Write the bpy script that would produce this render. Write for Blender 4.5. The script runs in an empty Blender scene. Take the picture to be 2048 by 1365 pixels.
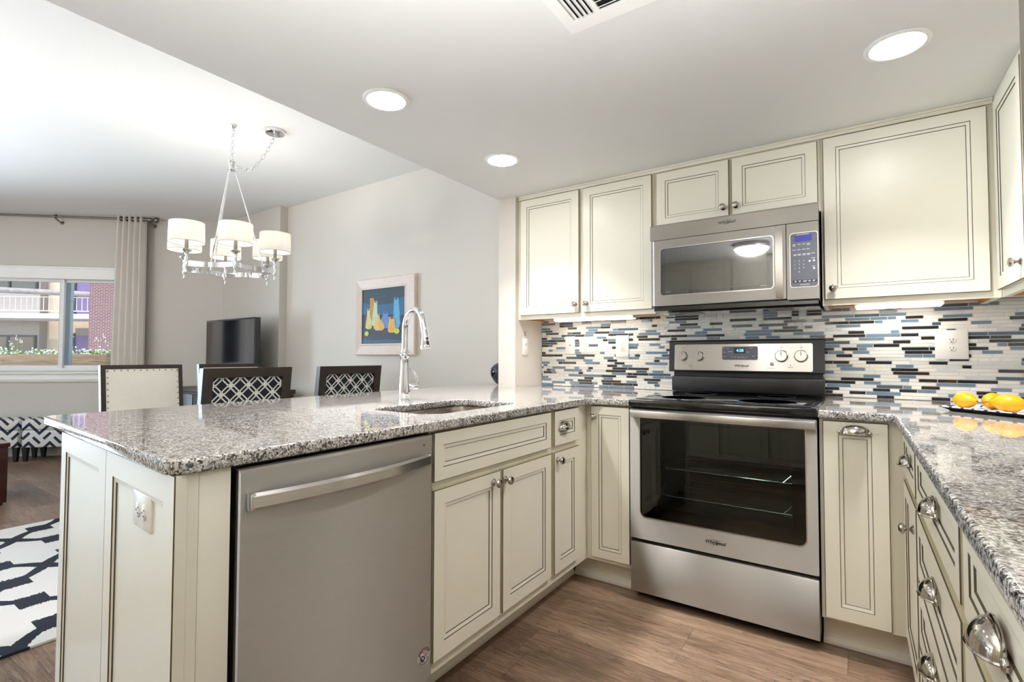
import bpy, bmesh, math, random
from mathutils import Vector, Matrix
random.seed(7)
PI = math.pi
SC = bpy.context.scene
COL = SC.collection
R = math.radians

# ------------------------------------------------------------------ camera, world, exposure
cd = bpy.data.cameras.new('camera')
cam = bpy.data.objects.new('camera', cd); COL.objects.link(cam)
cd.sensor_width = 36.0; cd.lens = 36.0 * 1003.388 / 2048.0
cd.clip_start = 0.02; cd.clip_end = 200
_yaw, _pitch, _roll = R(-34.3513), R(1.75), R(0.1274)
_f = Vector((math.sin(_yaw)*math.cos(_pitch), math.cos(_yaw)*math.cos(_pitch), math.sin(_pitch)))
_r = Vector((math.cos(_yaw), -math.sin(_yaw), 0)); _u = _r.cross(_f)
_r2 = _r*math.cos(_roll) + _u*math.sin(_roll); _u2 = -_r*math.sin(_roll) + _u*math.cos(_roll)
M = Matrix((_r2, _u2, -_f)).transposed().to_4x4(); M.translation = Vector((0.88182, -3.06621, 1.13163))
cam.matrix_world = M
SC.camera = cam

SC.view_settings.view_transform = 'Standard'
SC.view_settings.look = 'None'
SC.view_settings.gamma = 1.0
SC.view_settings.use_curve_mapping = False
SC.view_settings.exposure = 0.46
SC.cycles.max_bounces = 10
SC.cycles.diffuse_bounces = 6
SC.cycles.transparent_max_bounces = 16
SC.cycles.sample_clamp_indirect = 6.0
SC.cycles.caustics_reflective = False
SC.cycles.caustics_refractive = False

W = bpy.data.worlds.new('sky'); SC.world = W; W.use_nodes = True
wn = W.node_tree.nodes; wl = W.node_tree.links
sky = wn.new('ShaderNodeTexSky'); sky.sky_type = 'NISHITA'; sky.sun_disc = False
sky.sun_elevation = R(48); sky.sun_rotation = R(150)
bg = wn['Background']; bg.inputs[1].default_value = 0.42
wl.new(sky.outputs[0], bg.inputs[0])

def lamp(name, kind, loc, power, rot=(0, 0, 0), size=0.1, color=(1, 1, 1), spread=None, shape=None, size_y=None, parent=None):
    d = bpy.data.lights.new(name, kind); d.energy = power; d.color = color
    if kind == 'AREA':
        d.size = size
        if shape: d.shape = shape
        if size_y: d.size_y = size_y
        if spread: d.spread = spread
    elif kind == 'POINT': d.shadow_soft_size = size
    elif kind == 'SUN': d.angle = size
    o = bpy.data.objects.new(name, d); COL.objects.link(o); o.location = loc; o.rotation_euler = rot
    if parent: o.parent = parent
    return o

SUN_P, DOWN_P, BOUNCE_P, CHAND_P, UNDER_P, DAY_P = 2.2, 7.5, 31.0, 2.7, .45, 320.0
# sun comes over the living-room side and falls on the courtyard facade
lamp('sun', 'SUN', (-3, -8, 9), SUN_P, rot=(R(25), 0, R(34)), size=R(1.5), color=(1, .96, .9))

# added unseen lamp outside the patio opening, stands in for daylight on the dining side
lamp('added_daylight', 'AREA', (-8.05, -3.9, 1.25), DAY_P, rot=(0, R(-90), 0), size=2.0, size_y=1.9, shape='RECTANGLE', color=(.66, .83, 1))
# unseen fill lamps added to brighten both ceilings, in the manner of bounced flash
lamp('bounce_fill', 'AREA', (.72, -2.95, .95), BOUNCE_P, rot=(R(180), 0, 0), size=.4, spread=R(115), color=(1, .99, .97))
lamp('bounce_fill', 'AREA', (-3.8, -4.3, .8), 62., rot=(R(180), 0, 0), size=.8, spread=R(176), color=(1, .99, .97))

# ------------------------------------------------------------------ materials
def lin(h):
    if isinstance(h, str):
        c = [int(h[i:i+2], 16)/255 for i in (0, 2, 4)]
        return tuple(x/12.92 if x <= .04045 else ((x+.055)/1.055)**2.4 for x in c) + (1,)
    return tuple(h) + (1,) if len(h) == 3 else tuple(h)
def inp(b, name, v):
    if name in b.inputs: b.inputs[name].default_value = v
MATS = {}
def mat(name, col, rough=.5, metal=0., spec=None, coat=0., emit=None, es=0., aniso=None, noise=None, sheen=0.):
    m = bpy.data.materials.new(name); m.use_nodes = True
    b = m.node_tree.nodes['Principled BSDF']
    inp(b, 'Base Color', lin(col)); inp(b, 'Roughness', rough); inp(b, 'Metallic', metal)
    if spec is not None: inp(b, 'Specular IOR Level', spec)
    if coat: inp(b, 'Coat Weight', coat); inp(b, 'Coat Roughness', .08)
    if sheen: inp(b, 'Sheen Weight', sheen)
    if emit: inp(b, 'Emission Color', lin(emit)); inp(b, 'Emission Strength', es)
    if aniso:
        inp(b, 'Anisotropic', aniso)
    # procedural surface variation so that nothing is perfectly flat-coloured
    nt = m.node_tree
    tc = nt.nodes.new('ShaderNodeTexCoord'); nz = nt.nodes.new('ShaderNodeTexNoise')
    amp, sc = noise if noise else (.03, 9.)
    nz.inputs['Scale'].default_value = sc; nz.inputs['Detail'].default_value = 4
    nt.links.new(tc.outputs['Object'], nz.inputs['Vector'])
    mx = nt.nodes.new('ShaderNodeMix'); mx.data_type = 'RGBA'; mx.blend_type = 'MULTIPLY'
    mx.inputs[0].default_value = 1.0
    rp = nt.nodes.new('ShaderNodeMapRange'); rp.inputs[1].default_value = .3; rp.inputs[2].default_value = .7
    rp.inputs[3].default_value = 1-amp; rp.inputs[4].default_value = 1.
    nt.links.new(nz.outputs[0], rp.inputs[0])
    mx.inputs[6].default_value = lin(col)
    nt.links.new(rp.outputs[0], mx.inputs[7]); nt.links.new(mx.outputs[2], b.inputs['Base Color'])
    MATS[name] = m
    return m
class G:
    """tiny node-graph helper"""
    def __init__(s, name):
        s.m = bpy.data.materials.new(name); s.m.use_nodes = True; s.t = s.m.node_tree; s.b = s.t.nodes['Principled BSDF']
        MATS[name] = s.m
    def n(s, typ, **kw):
        o = s.t.nodes.new('ShaderNode'+typ)
        for k, v in kw.items(): setattr(o, k, v)
        return o
    def l(s, a, b): s.t.links.new(a, b)
    def put(s, sock, v):
        if hasattr(v, 'links'): s.l(v, sock)
        else: sock.default_value = v
    def math(s, op, a, b=0., c=None):
        o = s.n('Math', operation=op); s.put(o.inputs[0], a); s.put(o.inputs[1], b)
        if c is not None: s.put(o.inputs[2], c)
        return o.outputs[0]
    def xyz(s, kind='Object'):
        tc = s.n('TexCoord'); sp = s.n('SeparateXYZ'); s.l(tc.outputs[kind], sp.inputs[0]); return sp.outputs[0], sp.outputs[1], sp.outputs[2]
    def comb(s, x, y, z=0.):
        o = s.n('CombineXYZ'); s.put(o.inputs[0], x); s.put(o.inputs[1], y); s.put(o.inputs[2], z); return o.outputs[0]
    def noise(s, vec, scale, detail=3., dist=0., rough=.5):
        o = s.n('TexNoise'); s.put(o.inputs['Vector'], vec); o.inputs['Scale'].default_value = scale
        o.inputs['Detail'].default_value = detail; o.inputs['Distortion'].default_value = dist; o.inputs['Roughness'].default_value = rough
        return o.outputs[0]
    def white(s, vec):
        o = s.n('TexWhiteNoise', noise_dimensions='3D'); s.put(o.inputs['Vector'], vec); return o.outputs['Value']
    def ramp(s, f, stops, const=False):
        o = s.n('ValToRGB'); cr = o.color_ramp
        if const: cr.interpolation = 'CONSTANT'
        while len(cr.elements) < len(stops): cr.elements.new(.5)
        for e, (p_, c) in zip(cr.elements, stops): e.position = p_; e.color = lin(c)
        s.put(o.inputs[0], f); return o.outputs[0]
    def mix(s, f, a, b, mode='MIX'):
        o = s.n('Mix', data_type='RGBA', blend_type=mode); s.put(o.inputs[0], f); s.put(o.inputs[6], a); s.put(o.inputs[7], b); return o.outputs[2]
    def bump(s, h, strength=.2, dist=.01):
        o = s.n('Bump'); o.inputs['Strength'].default_value = strength; o.inputs['Distance'].default_value = dist
        s.put(o.inputs['Height'], h); s.l(o.outputs[0], s.b.inputs['Normal'])
    def base(s, c, rough=.5): s.put(s.b.inputs['Base Color'], c); s.put(s.b.inputs['Roughness'], rough); return s.m

mat('cream', 'EEEADB', .32, spec=.45, noise=(.025, 5))
mat('glaze', '4A4130', .6)
mat('glaze_edge', 'BDB596', .5)
mat('wall_paint', 'D9D3CB', .75, noise=(.02, 2))
mat('wall_grey', 'CFCAC3', .75, noise=(.02, 2))
mat('ceiling_paint', 'E8E9E9', .85, noise=(.015, 2))
mat('white_trim', 'F6F6F5', .4)
mat('white_plastic', 'F1F0EB', .3)
mat('off_white_plastic', 'E9E6DC', .35)
mat('dark_slot', '1A1918', .6)
mat('maple', 'D2A063', .45, noise=(.25, 14))
mat('chrome', 'E8E8EC', .06, 1.)
mat('nickel', 'BDB6AD', .1, 1.)
mat('bronze_nickel', '8E8780', .28, 1.)
mat('black_gloss', '0B0B0C', .06, coat=.5)
mat('black_plastic', '131313', .35)
mat('black_panel', '1C1C1D', .42)
mat('dark_grey', '55565F', .4)
mat('keypad', '5A5C68', .35)
mat('lcd_blue', '20208A', .3, emit='2B2BB0', es=.08)
mat('lcd_dark', '061030', .2)
mat('led_blue', '3FA5FF', .4, emit='58B4FF', es=3.)
mat('print_white', 'DADBE4', .6)
mat('print_dark', '2C2622', .5)
mat('espresso', '3B322D', .38, spec=.4, noise=(.2, 20))
mat('cherry', '43201B', .25, coat=.4, noise=(.2, 12))
mat('leather', 'E9E4DB', .5, noise=(.03, 30))
mat('nailhead', 'B5A893', .25, 1.)
mat('tv_black', '0C0D10', .12, coat=.6)
inp(mat('tv_screen', '0C0F14', .08, coat=1.).node_tree.nodes['Principled BSDF'], 'Coat IOR', 2.1)
mat('curtain_fabric', 'ECE7E2', .85, sheen=.2)
mat('frame_wood', 'DCCBC0', .45, noise=(.06, 25))
mat('navy_gloss', '11182B', .08, coat=.6)
mat('lemon', 'EBA903', .38, noise=(.08, 60))
mat('lemon_tip', '7A6A1E', .6)
mat('shade_fabric', 'FFFFFF', .8)
mat('stem_green', '5E8440', .6)
mat('petal', 'F5F5F0', .6)
mat('stucco_tan', 'CDBBA2', .9, noise=(.06, 6))
mat('stucco_grey', 'A39A94', .9, noise=(.06, 6))
mat('door_purple', '6E5A8C', .6)
mat('dark_glass', '3A3532', .1)
mat('slab_white', 'E6E2E4', .8)
mat('rail_cream', 'E2D3BC', .6)
mat('steel_grey', '9AA2A6', .5)
mat('ground_concrete', '9C978E', .9)
mat('vinyl', 'F2F2F4', .35)
mat('weather_wood', 'A79C96', .8, noise=(.35, 8))
mat('fridge_grey', 'ABABB4', .45)
mat('sticker_cream', 'BDB3AC', .5)
mat('sticker_red', '8A3027', .5)
mat('sticker_navy', '1E2747', .5)
mat('cable_grey', '6A6A6A', .5)

def emis(name, col, s):
    m = bpy.data.materials.new(name); m.use_nodes = True; t = m.node_tree; t.nodes.clear()
    o = t.nodes.new('ShaderNodeOutputMaterial'); e = t.nodes.new('ShaderNodeEmission')
    e.inputs[0].default_value = lin(col); e.inputs[1].default_value = s; t.links.new(e.outputs[0], o.inputs[0]); MATS[name] = m
emis('lamp_white', 'FFFDF8', 45.)
emis('bowl_glow', 'FFFBF4', 18.)
emis('tube_white', 'FFF8EA', 5.)
emis('bulb_warm', 'FFF4E0', 8.)

# lamp shade: white drum fabric that lets the bulb glow through
_g = G('shade'); _t = _g.t
df = _g.n('BsdfDiffuse'); df.inputs[0].default_value = (.86, .85, .83, 1); tr = _g.n('BsdfTranslucent'); tr.inputs[0].default_value = (.9, .88, .85, 1)
wx = _g.noise(_g.n('TexCoord').outputs['Object'], 60.)
ms = _g.n('MixShader'); _g.l(_g.math('MULTIPLY_ADD', wx, .1, .7), ms.inputs[0]); _g.l(df.outputs[0], ms.inputs[1]); _g.l(tr.outputs[0], ms.inputs[2])
_g.l(ms.outputs[0], _t.nodes['Material Output'].inputs[0])

def glassmat(name, tint, ior=1.45, rough=0., black=0.):
    g = G(name); t = g.t
    tp = g.n('BsdfTransparent'); tp.inputs[0].default_value = lin(tint)
    gl = g.n('BsdfGlossy'); gl.inputs['Roughness'].default_value = rough
    fr = g.n('Fresnel'); fr.inputs[0].default_value = ior
    ms = g.n('MixShader'); g.l(fr.outputs[0], ms.inputs[0]); g.l(tp.outputs[0], ms.inputs[1]); g.l(gl.outputs[0], ms.inputs[2])
    g.l(ms.outputs[0], t.nodes['Material Output'].inputs[0]); return g.m
glassmat('window_glass', (.97, .98, .98))
glassmat('oven_glass', (.5, .55, .51), 1.6)
glassmat('smoked_glass', (.35, .35, .37), 1.6)

# brushed stainless steel
def steel(name, col, rough, zstretch):
    g = G(name); x, y, z = g.xyz()
    v = g.comb(g.math('MULTIPLY', x, 3.), g.math('MULTIPLY', y, 3.), g.math('MULTIPLY', z, zstretch))
    nz = g.noise(v, 6., 5.)
    g.base(g.mix(g.math('MULTIPLY', nz, .35), lin(col), lin('9A9794')), g.math('MULTIPLY_ADD', nz, .12, rough-.06))
    inp(g.b, 'Metallic', 1.); inp(g.b, 'Anisotropic', .92); inp(g.b, 'Anisotropic Rotation', .25)
    ge = g.n('NewGeometry'); cr = g.n('VectorMath', operation='CROSS_PRODUCT'); g.l(ge.outputs['True Normal'], cr.inputs[0]); cr.inputs[1].default_value = (.001, .002, 1.)
    g.l(cr.outputs[0], g.b.inputs['Tangent'])
steel('stainless', 'BEBBB7', .46, 220.)
steel('stainless_bright', 'CFCCC9', .24, 160.)
steel('sink_steel', 'C0B6AE', .28, 20.)

# granite
_g = G('granite'); tc = _g.n('TexCoord')
dv = _g.n('VectorMath', operation='ADD'); nv = _g.n('TexNoise'); nv.inputs['Scale'].default_value = 90.
sub = _g.n('VectorMath', operation='SCALE'); sub.inputs['Scale'].default_value = .008
_g.l(tc.outputs['Object'], nv.inputs['Vector']); _g.l(nv.outputs['Color'], sub.inputs[0]); _g.l(tc.outputs['Object'], dv.inputs[0]); _g.l(sub.outputs[0], dv.inputs[1])
vo = _g.n('TexVoronoi'); vo.inputs['Scale'].default_value = 265.; _g.l(dv.outputs[0], vo.inputs['Vector'])
sp = _g.n('SeparateColor'); _g.l(vo.outputs['Color'], sp.inputs[0])
big = _g.noise(tc.outputs['Object'], 28., 3.)
fine = _g.noise(tc.outputs['Object'], 520., 3.)
k = _g.math('ADD', _g.math('MULTIPLY_ADD', fine, .5, -.25), _g.math('ADD', sp.outputs[0], _g.math('MULTIPLY_ADD', big, .7, -.35)))
c = _g.ramp(k, [(0, '2C2927'), (.18, '4C4845'), (.34, '847E7A'), (.54, 'ABA6A2'), (.72, 'C8C3BF'), (.9, 'DDDAD7')])
_g.base(c, .05); inp(_g.b, 'Coat Weight', .3); inp(_g.b, 'Coat Roughness', .03); inp(_g.b, 'Specular IOR Level', .6)

# plank floor
_g = G('plank_floor'); x, y, z = _g.xyz()
row = _g.math('FLOOR', _g.math('DIVIDE', y, .178)); fy = _g.math('FRACT', _g.math('DIVIDE', y, .178))
off = _g.white(_g.comb(row, 3.7)); xx = _g.math('DIVIDE', _g.math('ADD', x, _g.math('MULTIPLY', off, 1.22)), 1.22)
coln = _g.math('FLOOR', xx); fx = _g.math('FRACT', xx); rid = _g.white(_g.comb(row, coln, 1.3))
gx_ = _g.math('MULTIPLY_ADD', rid, 31., x); gy_ = _g.math('MULTIPLY_ADD', rid, 13., y)
n1 = _g.noise(_g.comb(_g.math('MULTIPLY', gx_, .9), _g.math('MULTIPLY', gy_, 7.), rid), 1.6, 5., .8, .6)
arcs = _g.math('SINE', _g.math('MULTIPLY', n1, 75.))
n2 = _g.noise(_g.comb(_g.math('MULTIPLY', gx_, 6.), _g.math('MULTIPLY', gy_, 110.), rid), 2., 5., .3, .65)
n3 = _g.noise(_g.comb(_g.math('MULTIPLY', gx_, 1.6), _g.math('MULTIPLY', gy_, 9.), 4.), 2.4, 3., .6)
crack = _g.math('MULTIPLY', _g.math('LESS_THAN', _g.math('ABSOLUTE', _g.math('SUBTRACT', n1, .5)), .0035), _g.math('GREATER_THAN', n3, .5))
tone = _g.math('ADD', _g.math('MULTIPLY_ADD', n1, .35, _g.math('MULTIPLY_ADD', n2, .46, _g.math('MULTIPLY_ADD', arcs, .03, .045))), _g.math('ADD', _g.math('MULTIPLY_ADD', rid, .16, -.13), _g.math('MULTIPLY', n3, .16)))
c = _g.ramp(tone, [(.28, '46372D'), (.42, '6B5545'), (.54, '8B735F'), (.66, 'A58B76'), (.82, 'BCA38D')])
c = _g.mix(_g.math('MULTIPLY', crack, .7), c, lin('3A2A20'))
ex = _g.math('MINIMUM', fx, _g.math('SUBTRACT', 1., fx)); ey = _g.math('MINIMUM', fy, _g.math('SUBTRACT', 1., fy))
seam = _g.math('MAXIMUM', _g.math('LESS_THAN', ex, .0009), _g.math('LESS_THAN', ey, .006))
_g.base(_g.mix(_g.math('MULTIPLY', seam, .6), c, lin('2A1F18')), _g.math('MULTIPLY_ADD', n2, .15, .27)); _g.bump(_g.math('SUBTRACT', n2, seam), .12, .002)

# woven lattice on the chair backs: interlocking octagonal links
_g = G('lattice_fabric'); x, y, z = _g.xyz()
def ring(ox, oz):
    u = _g.math('ABSOLUTE', _g.math('SUBTRACT', _g.math('FRACT', _g.math('ADD', _g.math('DIVIDE', y, .1), ox)), .5))
    v = _g.math('ABSOLUTE', _g.math('SUBTRACT', _g.math('FRACT', _g.math('ADD', _g.math('DIVIDE', z, .1), oz)), .5))
    d = _g.math('MAXIMUM', _g.math('MAXIMUM', u, v), _g.math('MULTIPLY', _g.math('ADD', u, v), .707))
    return d
def line(d, r, w): return _g.math('LESS_THAN', _g.math('ABSOLUTE', _g.math('SUBTRACT', d, r)), w)
a = line(ring(0., 0.), .455, .036); b2 = line(ring(.5, .5), .455, .036)
msk = _g.math('MAXIMUM', a, b2)
wv = _g.noise(_g.n('TexCoord').outputs['Object'], 300.)
_g.base(_g.mix(msk, lin('14161F'), lin('DAD8D3')), .85); _g.bump(_g.math('ADD', msk, wv), .2, .002)

# fret pattern on the ottomans
_g = G('fret_fabric'); x, y, z = _g.xyz()
P_ = .2
hx = _g.math('ADD', x, _g.math('MULTIPLY', y, .9)); hz = z
u = _g.math('DIVIDE', _g.math('ADD', hx, hz), P_); v = _g.math('DIVIDE', _g.math('SUBTRACT', hx, hz), P_)
fu = _g.math('FRACT', u); fv = _g.math('FRACT', v)
iu = _g.math('FRACT', _g.math('MULTIPLY', _g.math('FLOOR', u), .5)); iv = _g.math('FRACT', _g.math('MULTIPLY', _g.math('FLOOR', v), .5))
par = _g.math('GREATER_THAN', _g.math('ABSOLUTE', _g.math('SUBTRACT', iu, iv)), .25)
l1 = _g.math('LESS_THAN', fv, .2); l2 = _g.math('LESS_THAN', fu, .2)
h1 = _g.math('MULTIPLY', _g.math('LESS_THAN', _g.math('ABSOLUTE', _g.math('SUBTRACT', fv, .6)), .1), _g.math('LESS_THAN', fu, .66))
h2 = _g.math('MULTIPLY', _g.math('LESS_THAN', _g.math('ABSOLUTE', _g.math('SUBTRACT', fu, .6)), .1), _g.math('LESS_THAN', fv, .66))
A_ = _g.math('MAXIMUM', l1, h1); B_ = _g.math('MAXIMUM', l2, h2)
msk = _g.math('ADD', _g.math('MULTIPLY', A_, par), _g.math('MULTIPLY', B_, _g.math('SUBTRACT', 1., par)))
_g.base(_g.mix(msk, lin('DDDCDC'), lin('222B3E')), .85)

# trellis rug
_g = G('rug_weave'); x, y, z = _g.xyz()
wob = _g.noise(_g.n('TexCoord').outputs['Object'], 120., 2.)
def pp(v, o, half): return _g.math('PINGPONG', _g.math('ADD', v, o), half)
u = _g.math('DIVIDE', pp(x, 3.34+6.3, .315), .315); v = _g.math('DIVIDE', pp(y, 2.23+6., .30), .30)
sx = _g.math('SUBTRACT', u, _g.math('MULTIPLY', _g.math('SINE', _g.math('MULTIPLY', u, 2*PI)), .06))
d = _g.math('ABSOLUTE', _g.math('SUBTRACT', v, sx))
ln = _g.math('LESS_THAN', d, _g.math('MULTIPLY_ADD', wob, .06, .09))
bl = _g.math('MULTIPLY', _g.math('LESS_THAN', _g.math('ABSOLUTE', _g.math('SUBTRACT', u, .5)), _g.math('MULTIPLY_ADD', wob, .16, .14)), _g.math('LESS_THAN', _g.math('ABSOLUTE', _g.math('SUBTRACT', v, .5)), .19))
msk = _g.math('MAXIMUM', ln, bl)
_g.base(_g.mix(msk, lin('DCDAD9'), lin('1C2130')), .95); _g.bump(_g.noise(_g.n('TexCoord').outputs['Object'], 400.), .3, .004)

# brick pier, planter timber
_g = G('brick'); x, y, z = _g.xyz()
br = _g.n('TexBrick'); _g.l(_g.comb(_g.math('ADD', x, y), z), br.inputs['Vector'])
br.inputs['Scale'].default_value = 1.; br.inputs['Brick Width'].default_value = .125; br.inputs['Row Height'].default_value = .042; br.inputs['Mortar Size'].default_value = .005
br.inputs['Color1'].default_value = lin('5A343B'); br.inputs['Color2'].default_value = lin('6E4243'); br.inputs['Mortar'].default_value = lin('A89694')
_g.base(br.outputs[0], .9)
_g = G('planter_timber'); x, y, z = _g.xyz()
n1 = _g.noise(_g.comb(_g.math('MULTIPLY', x, 1.5), y, _g.math('MULTIPLY', z, 22.)), 2., 6., 1.)
_g.base(_g.ramp(n1, [(.3, '8A6A4C'), (.5, 'B5946C'), (.75, 'D0B48C')]), .8)
_g = G('leaf_mass'); n1 = _g.noise(_g.n('TexCoord').outputs['Object'], 25., 3.)
_g.base(_g.ramp(n1, [(.3, '7D9C45'), (.55, 'AFC86C'), (.75, 'DBE8AE')]), .7)
# tray glaze
_g = G('tray_glaze'); x, y, z = _g.xyz()
wv = _g.n('TexWave'); _g.l(_g.comb(x, y), wv.inputs['Vector']); wv.inputs['Scale'].default_value = 7.; wv.inputs['Distortion'].default_value = 6.; wv.inputs['Detail'].default_value = 1.
_g.base(_g.ramp(wv.outputs[1], [(0, 'F2F2F4'), (.8, 'F2F2F4'), (.84, '3A4A8C'), (.86, '26356F')]), .12)
# microwave window: fine perforated screen behind dark glass
_g = G('mw_screen'); x, y, z = _g.xyz()
def dots(v): return _g.math('ABSOLUTE', _g.math('SUBTRACT', _g.math('FRACT', _g.math('DIVIDE', v, .0045)), .5))
dm = _g.math('LESS_THAN', _g.math('ADD', _g.math('POWER', dots(x), 2.), _g.math('POWER', dots(z), 2.)), .1)
_g.base(_g.mix(dm, lin('3C3B38'), lin('2C2B28')), .1); inp(_g.b, 'Coat Weight', 1.); inp(_g.b, 'Coat IOR', 1.7); inp(_g.b, 'Coat Roughness', .02)
mat('tile_white', 'EFEFEC', .18, noise=(.05, 40)); mat('tile_pale', 'DCDEDD', .3, noise=(.06, 30)); mat('tile_cream', 'F6F2EA', .12)
mat('tile_blue', '71899E', .1, coat=.4, noise=(.12, 25)); mat('tile_dark', '26262C', .08, coat=.5, noise=(.2, 12)); mat('tile_brown', '2F2522', .08, coat=.5, noise=(.2, 12)); mat('tile_slate', '4C5F70', .08, coat=.4, noise=(.12, 12)); mat('grout', 'EDEAE3', .8)
for nm, c in dict(art_night='263C4A', art_teal='1F5F86', art_navy='22283B', art_sea='1F5077', art_amber='C98A1E', art_mint='BFD6AE', art_sand='D9CF8E', art_gold='E0AE48', art_blue='5C86CC', art_sky='5BA9D6', art_lime='C9D04A', art_peach='EAC07A', art_dark='2B2016').items(): mat(nm, c, .55, noise=(.18, 45))

# ------------------------------------------------------------------ geometry helpers
WM = {}
class MB:
    def __init__(s, xf=None): s.v = []; s.f = []; s.mi = []; s.sm = []; s.xf = xf or Matrix.Identity(4)
    def add(s, vs, fs, mi=0, smooth=False):
        o = len(s.v); s.v += [s.xf @ Vector(p) for p in vs]
        for f in fs: s.f.append([o+i for i in f]); s.mi.append(mi); s.sm.append(smooth)
        return s
    def box(s, x0, y0, z0, x1, y1, z1, mi=0, bev=0., seg=2):
        x0, x1 = min(x0, x1), max(x0, x1); y0, y1 = min(y0, y1), max(y0, y1); z0, z1 = min(z0, z1), max(z0, z1)
        vs = [(x0, y0, z0), (x1, y0, z0), (x1, y1, z0), (x0, y1, z0), (x0, y0, z1), (x1, y0, z1), (x1, y1, z1), (x0, y1, z1)]
        fs = [(0, 3, 2, 1), (4, 5, 6, 7), (0, 1, 5, 4), (1, 2, 6, 5), (2, 3, 7, 6), (3, 0, 4, 7)]
        if not bev: return s.add(vs, fs, mi)
        b = bmesh.new(); bv = [b.verts.new(p) for p in vs]
        for f in fs: b.faces.new([bv[i] for i in f])
        bmesh.ops.bevel(b, geom=b.edges[:], offset=bev, segments=seg, affect='EDGES', profile=.5)
        b.verts.index_update(); s.add([v.co[:] for v in b.verts], [[v.index for v in f.verts] for f in b.faces], mi, True); b.free(); return s
    def tube(s, pts, r, seg=8, mi=0, cap=True, closed=False):
        pts = [Vector(p) for p in pts]; n = len(pts); rs = r if isinstance(r, (list, tuple)) else [r]*n
        vs = []; up = None
        for i in range(n):
            if closed: t = pts[(i+1) % n] - pts[i-1]
            else: t = pts[min(i+1, n-1)] - pts[max(i-1, 0)]
            t.normalize()
            if up is None: up = Vector((0, 0, 1)) if abs(t.z) < .9 else Vector((1, 0, 0))
            a = t.cross(up).normalized(); b = a.cross(t).normalized(); up = b
            for k_ in range(seg):
                an = 2*PI*k_/seg; vs.append(pts[i] + (a*math.cos(an) + b*math.sin(an))*rs[i])
        fs = []
        for i in range(n if closed else n-1):
            j = (i+1) % n
            for k_ in range(seg):
                k2 = (k_+1) % seg; fs.append((i*seg+k_, i*seg+k2, j*seg+k2, j*seg+k_))
        if cap and not closed: fs.append(tuple(range(seg))[::-1]); fs.append(tuple((n-1)*seg+k_ for k_ in range(seg)))
        return s.add(vs, fs, mi, True)
    def lathe(s, prof, c=(0, 0, 0), axis='z', seg=24, mi=0, sx=1., sy=1., rot=None):
        """prof: list of (radius, height)"""
        vs = []; fs = []
        for (r, h) in prof:
            for k_ in range(seg):
                a = 2*PI*k_/seg; p = (r*math.cos(a)*sx, r*math.sin(a)*sy, h)
                if axis == '-y': p = (p[0], -p[2], p[1])
                elif axis == 'x': p = (p[2], p[0], p[1])
                v = Vector(p)
                if rot is not None: v = rot @ v
                vs.append(v + Vector(c))
        n = len(prof)
        for i in range(n-1):
            for k_ in range(seg):
                k2 = (k_+1) % seg; fs.append((i*seg+k_, i*seg+k2, (i+1)*seg+k2, (i+1)*seg+k_))
        fs.append(tuple(range(seg))[::-1]); fs.append(tuple((n-1)*seg+k_ for k_ in range(seg)))
        return s.add(vs, fs, mi, True)
    def prism(s, poly, a0, a1, axis='z', mi=0, smooth=False):
        """poly of 2D points extruded along axis. axis z: (x,y); y: (x,z); x: (y,z)"""
        def P(p, h): return {'z': (p[0], p[1], h), 'y': (p[0], h, p[1]), 'x': (h, p[0], p[1])}[axis]
        n = len(poly); vs = [P(p, a0) for p in poly] + [P(p, a1) for p in poly]
        fs = [tuple(range(n))[::-1], tuple(range(n, 2*n))] + [(i, (i+1) % n, n+(i+1) % n, n+i) for i in range(n)]
        return s.add(vs, fs, mi, smooth)
    def ring(s, outer, inner, y0, y1, mi=0):
        """frame between two 2D (x,z) outlines of equal count, from y0 (front) to y1"""
        n = len(outer)
        vs = [(p[0], y0, p[1]) for p in outer] + [(p[0], y0, p[1]) for p in inner] + [(p[0], y1, p[1]) for p in outer] + [(p[0], y1, p[1]) for p in inner]
        fs = []
        for i in range(n):
            j = (i+1) % n
            fs += [(i, j, n+j, n+i), (2*n+i, 3*n+i, 3*n+j, 2*n+j), (i, 2*n+i, 2*n+j, j), (n+i, n+j, 3*n+j, 3*n+i)]
        return s.add(vs, fs, mi)
    def sphere(s, c, r, seg=20, rings=12, mi=0, sc=(1, 1, 1)):
        prof = [(max(r*math.sin(PI*i/rings), 1e-5), -r*math.cos(PI*i/rings)) for i in range(rings+1)]
        vs = []; o = len(s.v)
        return s.lathe([(a, b*sc[2]) for a, b in prof], c, 'z', seg, mi, sc[0], sc[1])
    def build(s, name, mats, parent=None, world=False, loc=None, angle=35):
        me = bpy.data.meshes.new(name)
        vs = s.v
        if parent is not None and world:
            inv = WM[parent.name].inverted(); vs = [inv @ v for v in vs]
        if loc is not None: vs = [v - Vector(loc) for v in vs]
        me.from_pydata([v[:] for v in vs], [], s.f)
        for m in (mats if isinstance(mats, (list, tuple)) else [mats]): me.materials.append(MATS[m])
        me.polygons.foreach_set('material_index', s.mi); me.polygons.foreach_set('use_smooth', s.sm)
        me.update()
        b = bmesh.new(); b.from_mesh(me); bmesh.ops.recalc_face_normals(b, faces=b.faces[:]); b.to_mesh(me); b.free()
        if any(s.sm): me.set_sharp_from_angle(angle=R(angle))
        o = bpy.data.objects.new(name, me); COL.objects.link(o)
        if loc is not None: o.location = loc
        if parent is not None: o.parent = parent; WM[o.name] = WM[parent.name]
        else: WM[o.name] = Matrix.Translation(Vector(loc)) if loc is not None else Matrix.Identity(4)
        return o
def tag(o, label, cat, group=None, kind=None):
    o['label'] = label; o['category'] = cat
    if group: o['group'] = group
    if kind: o['kind'] = kind
    return o
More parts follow.
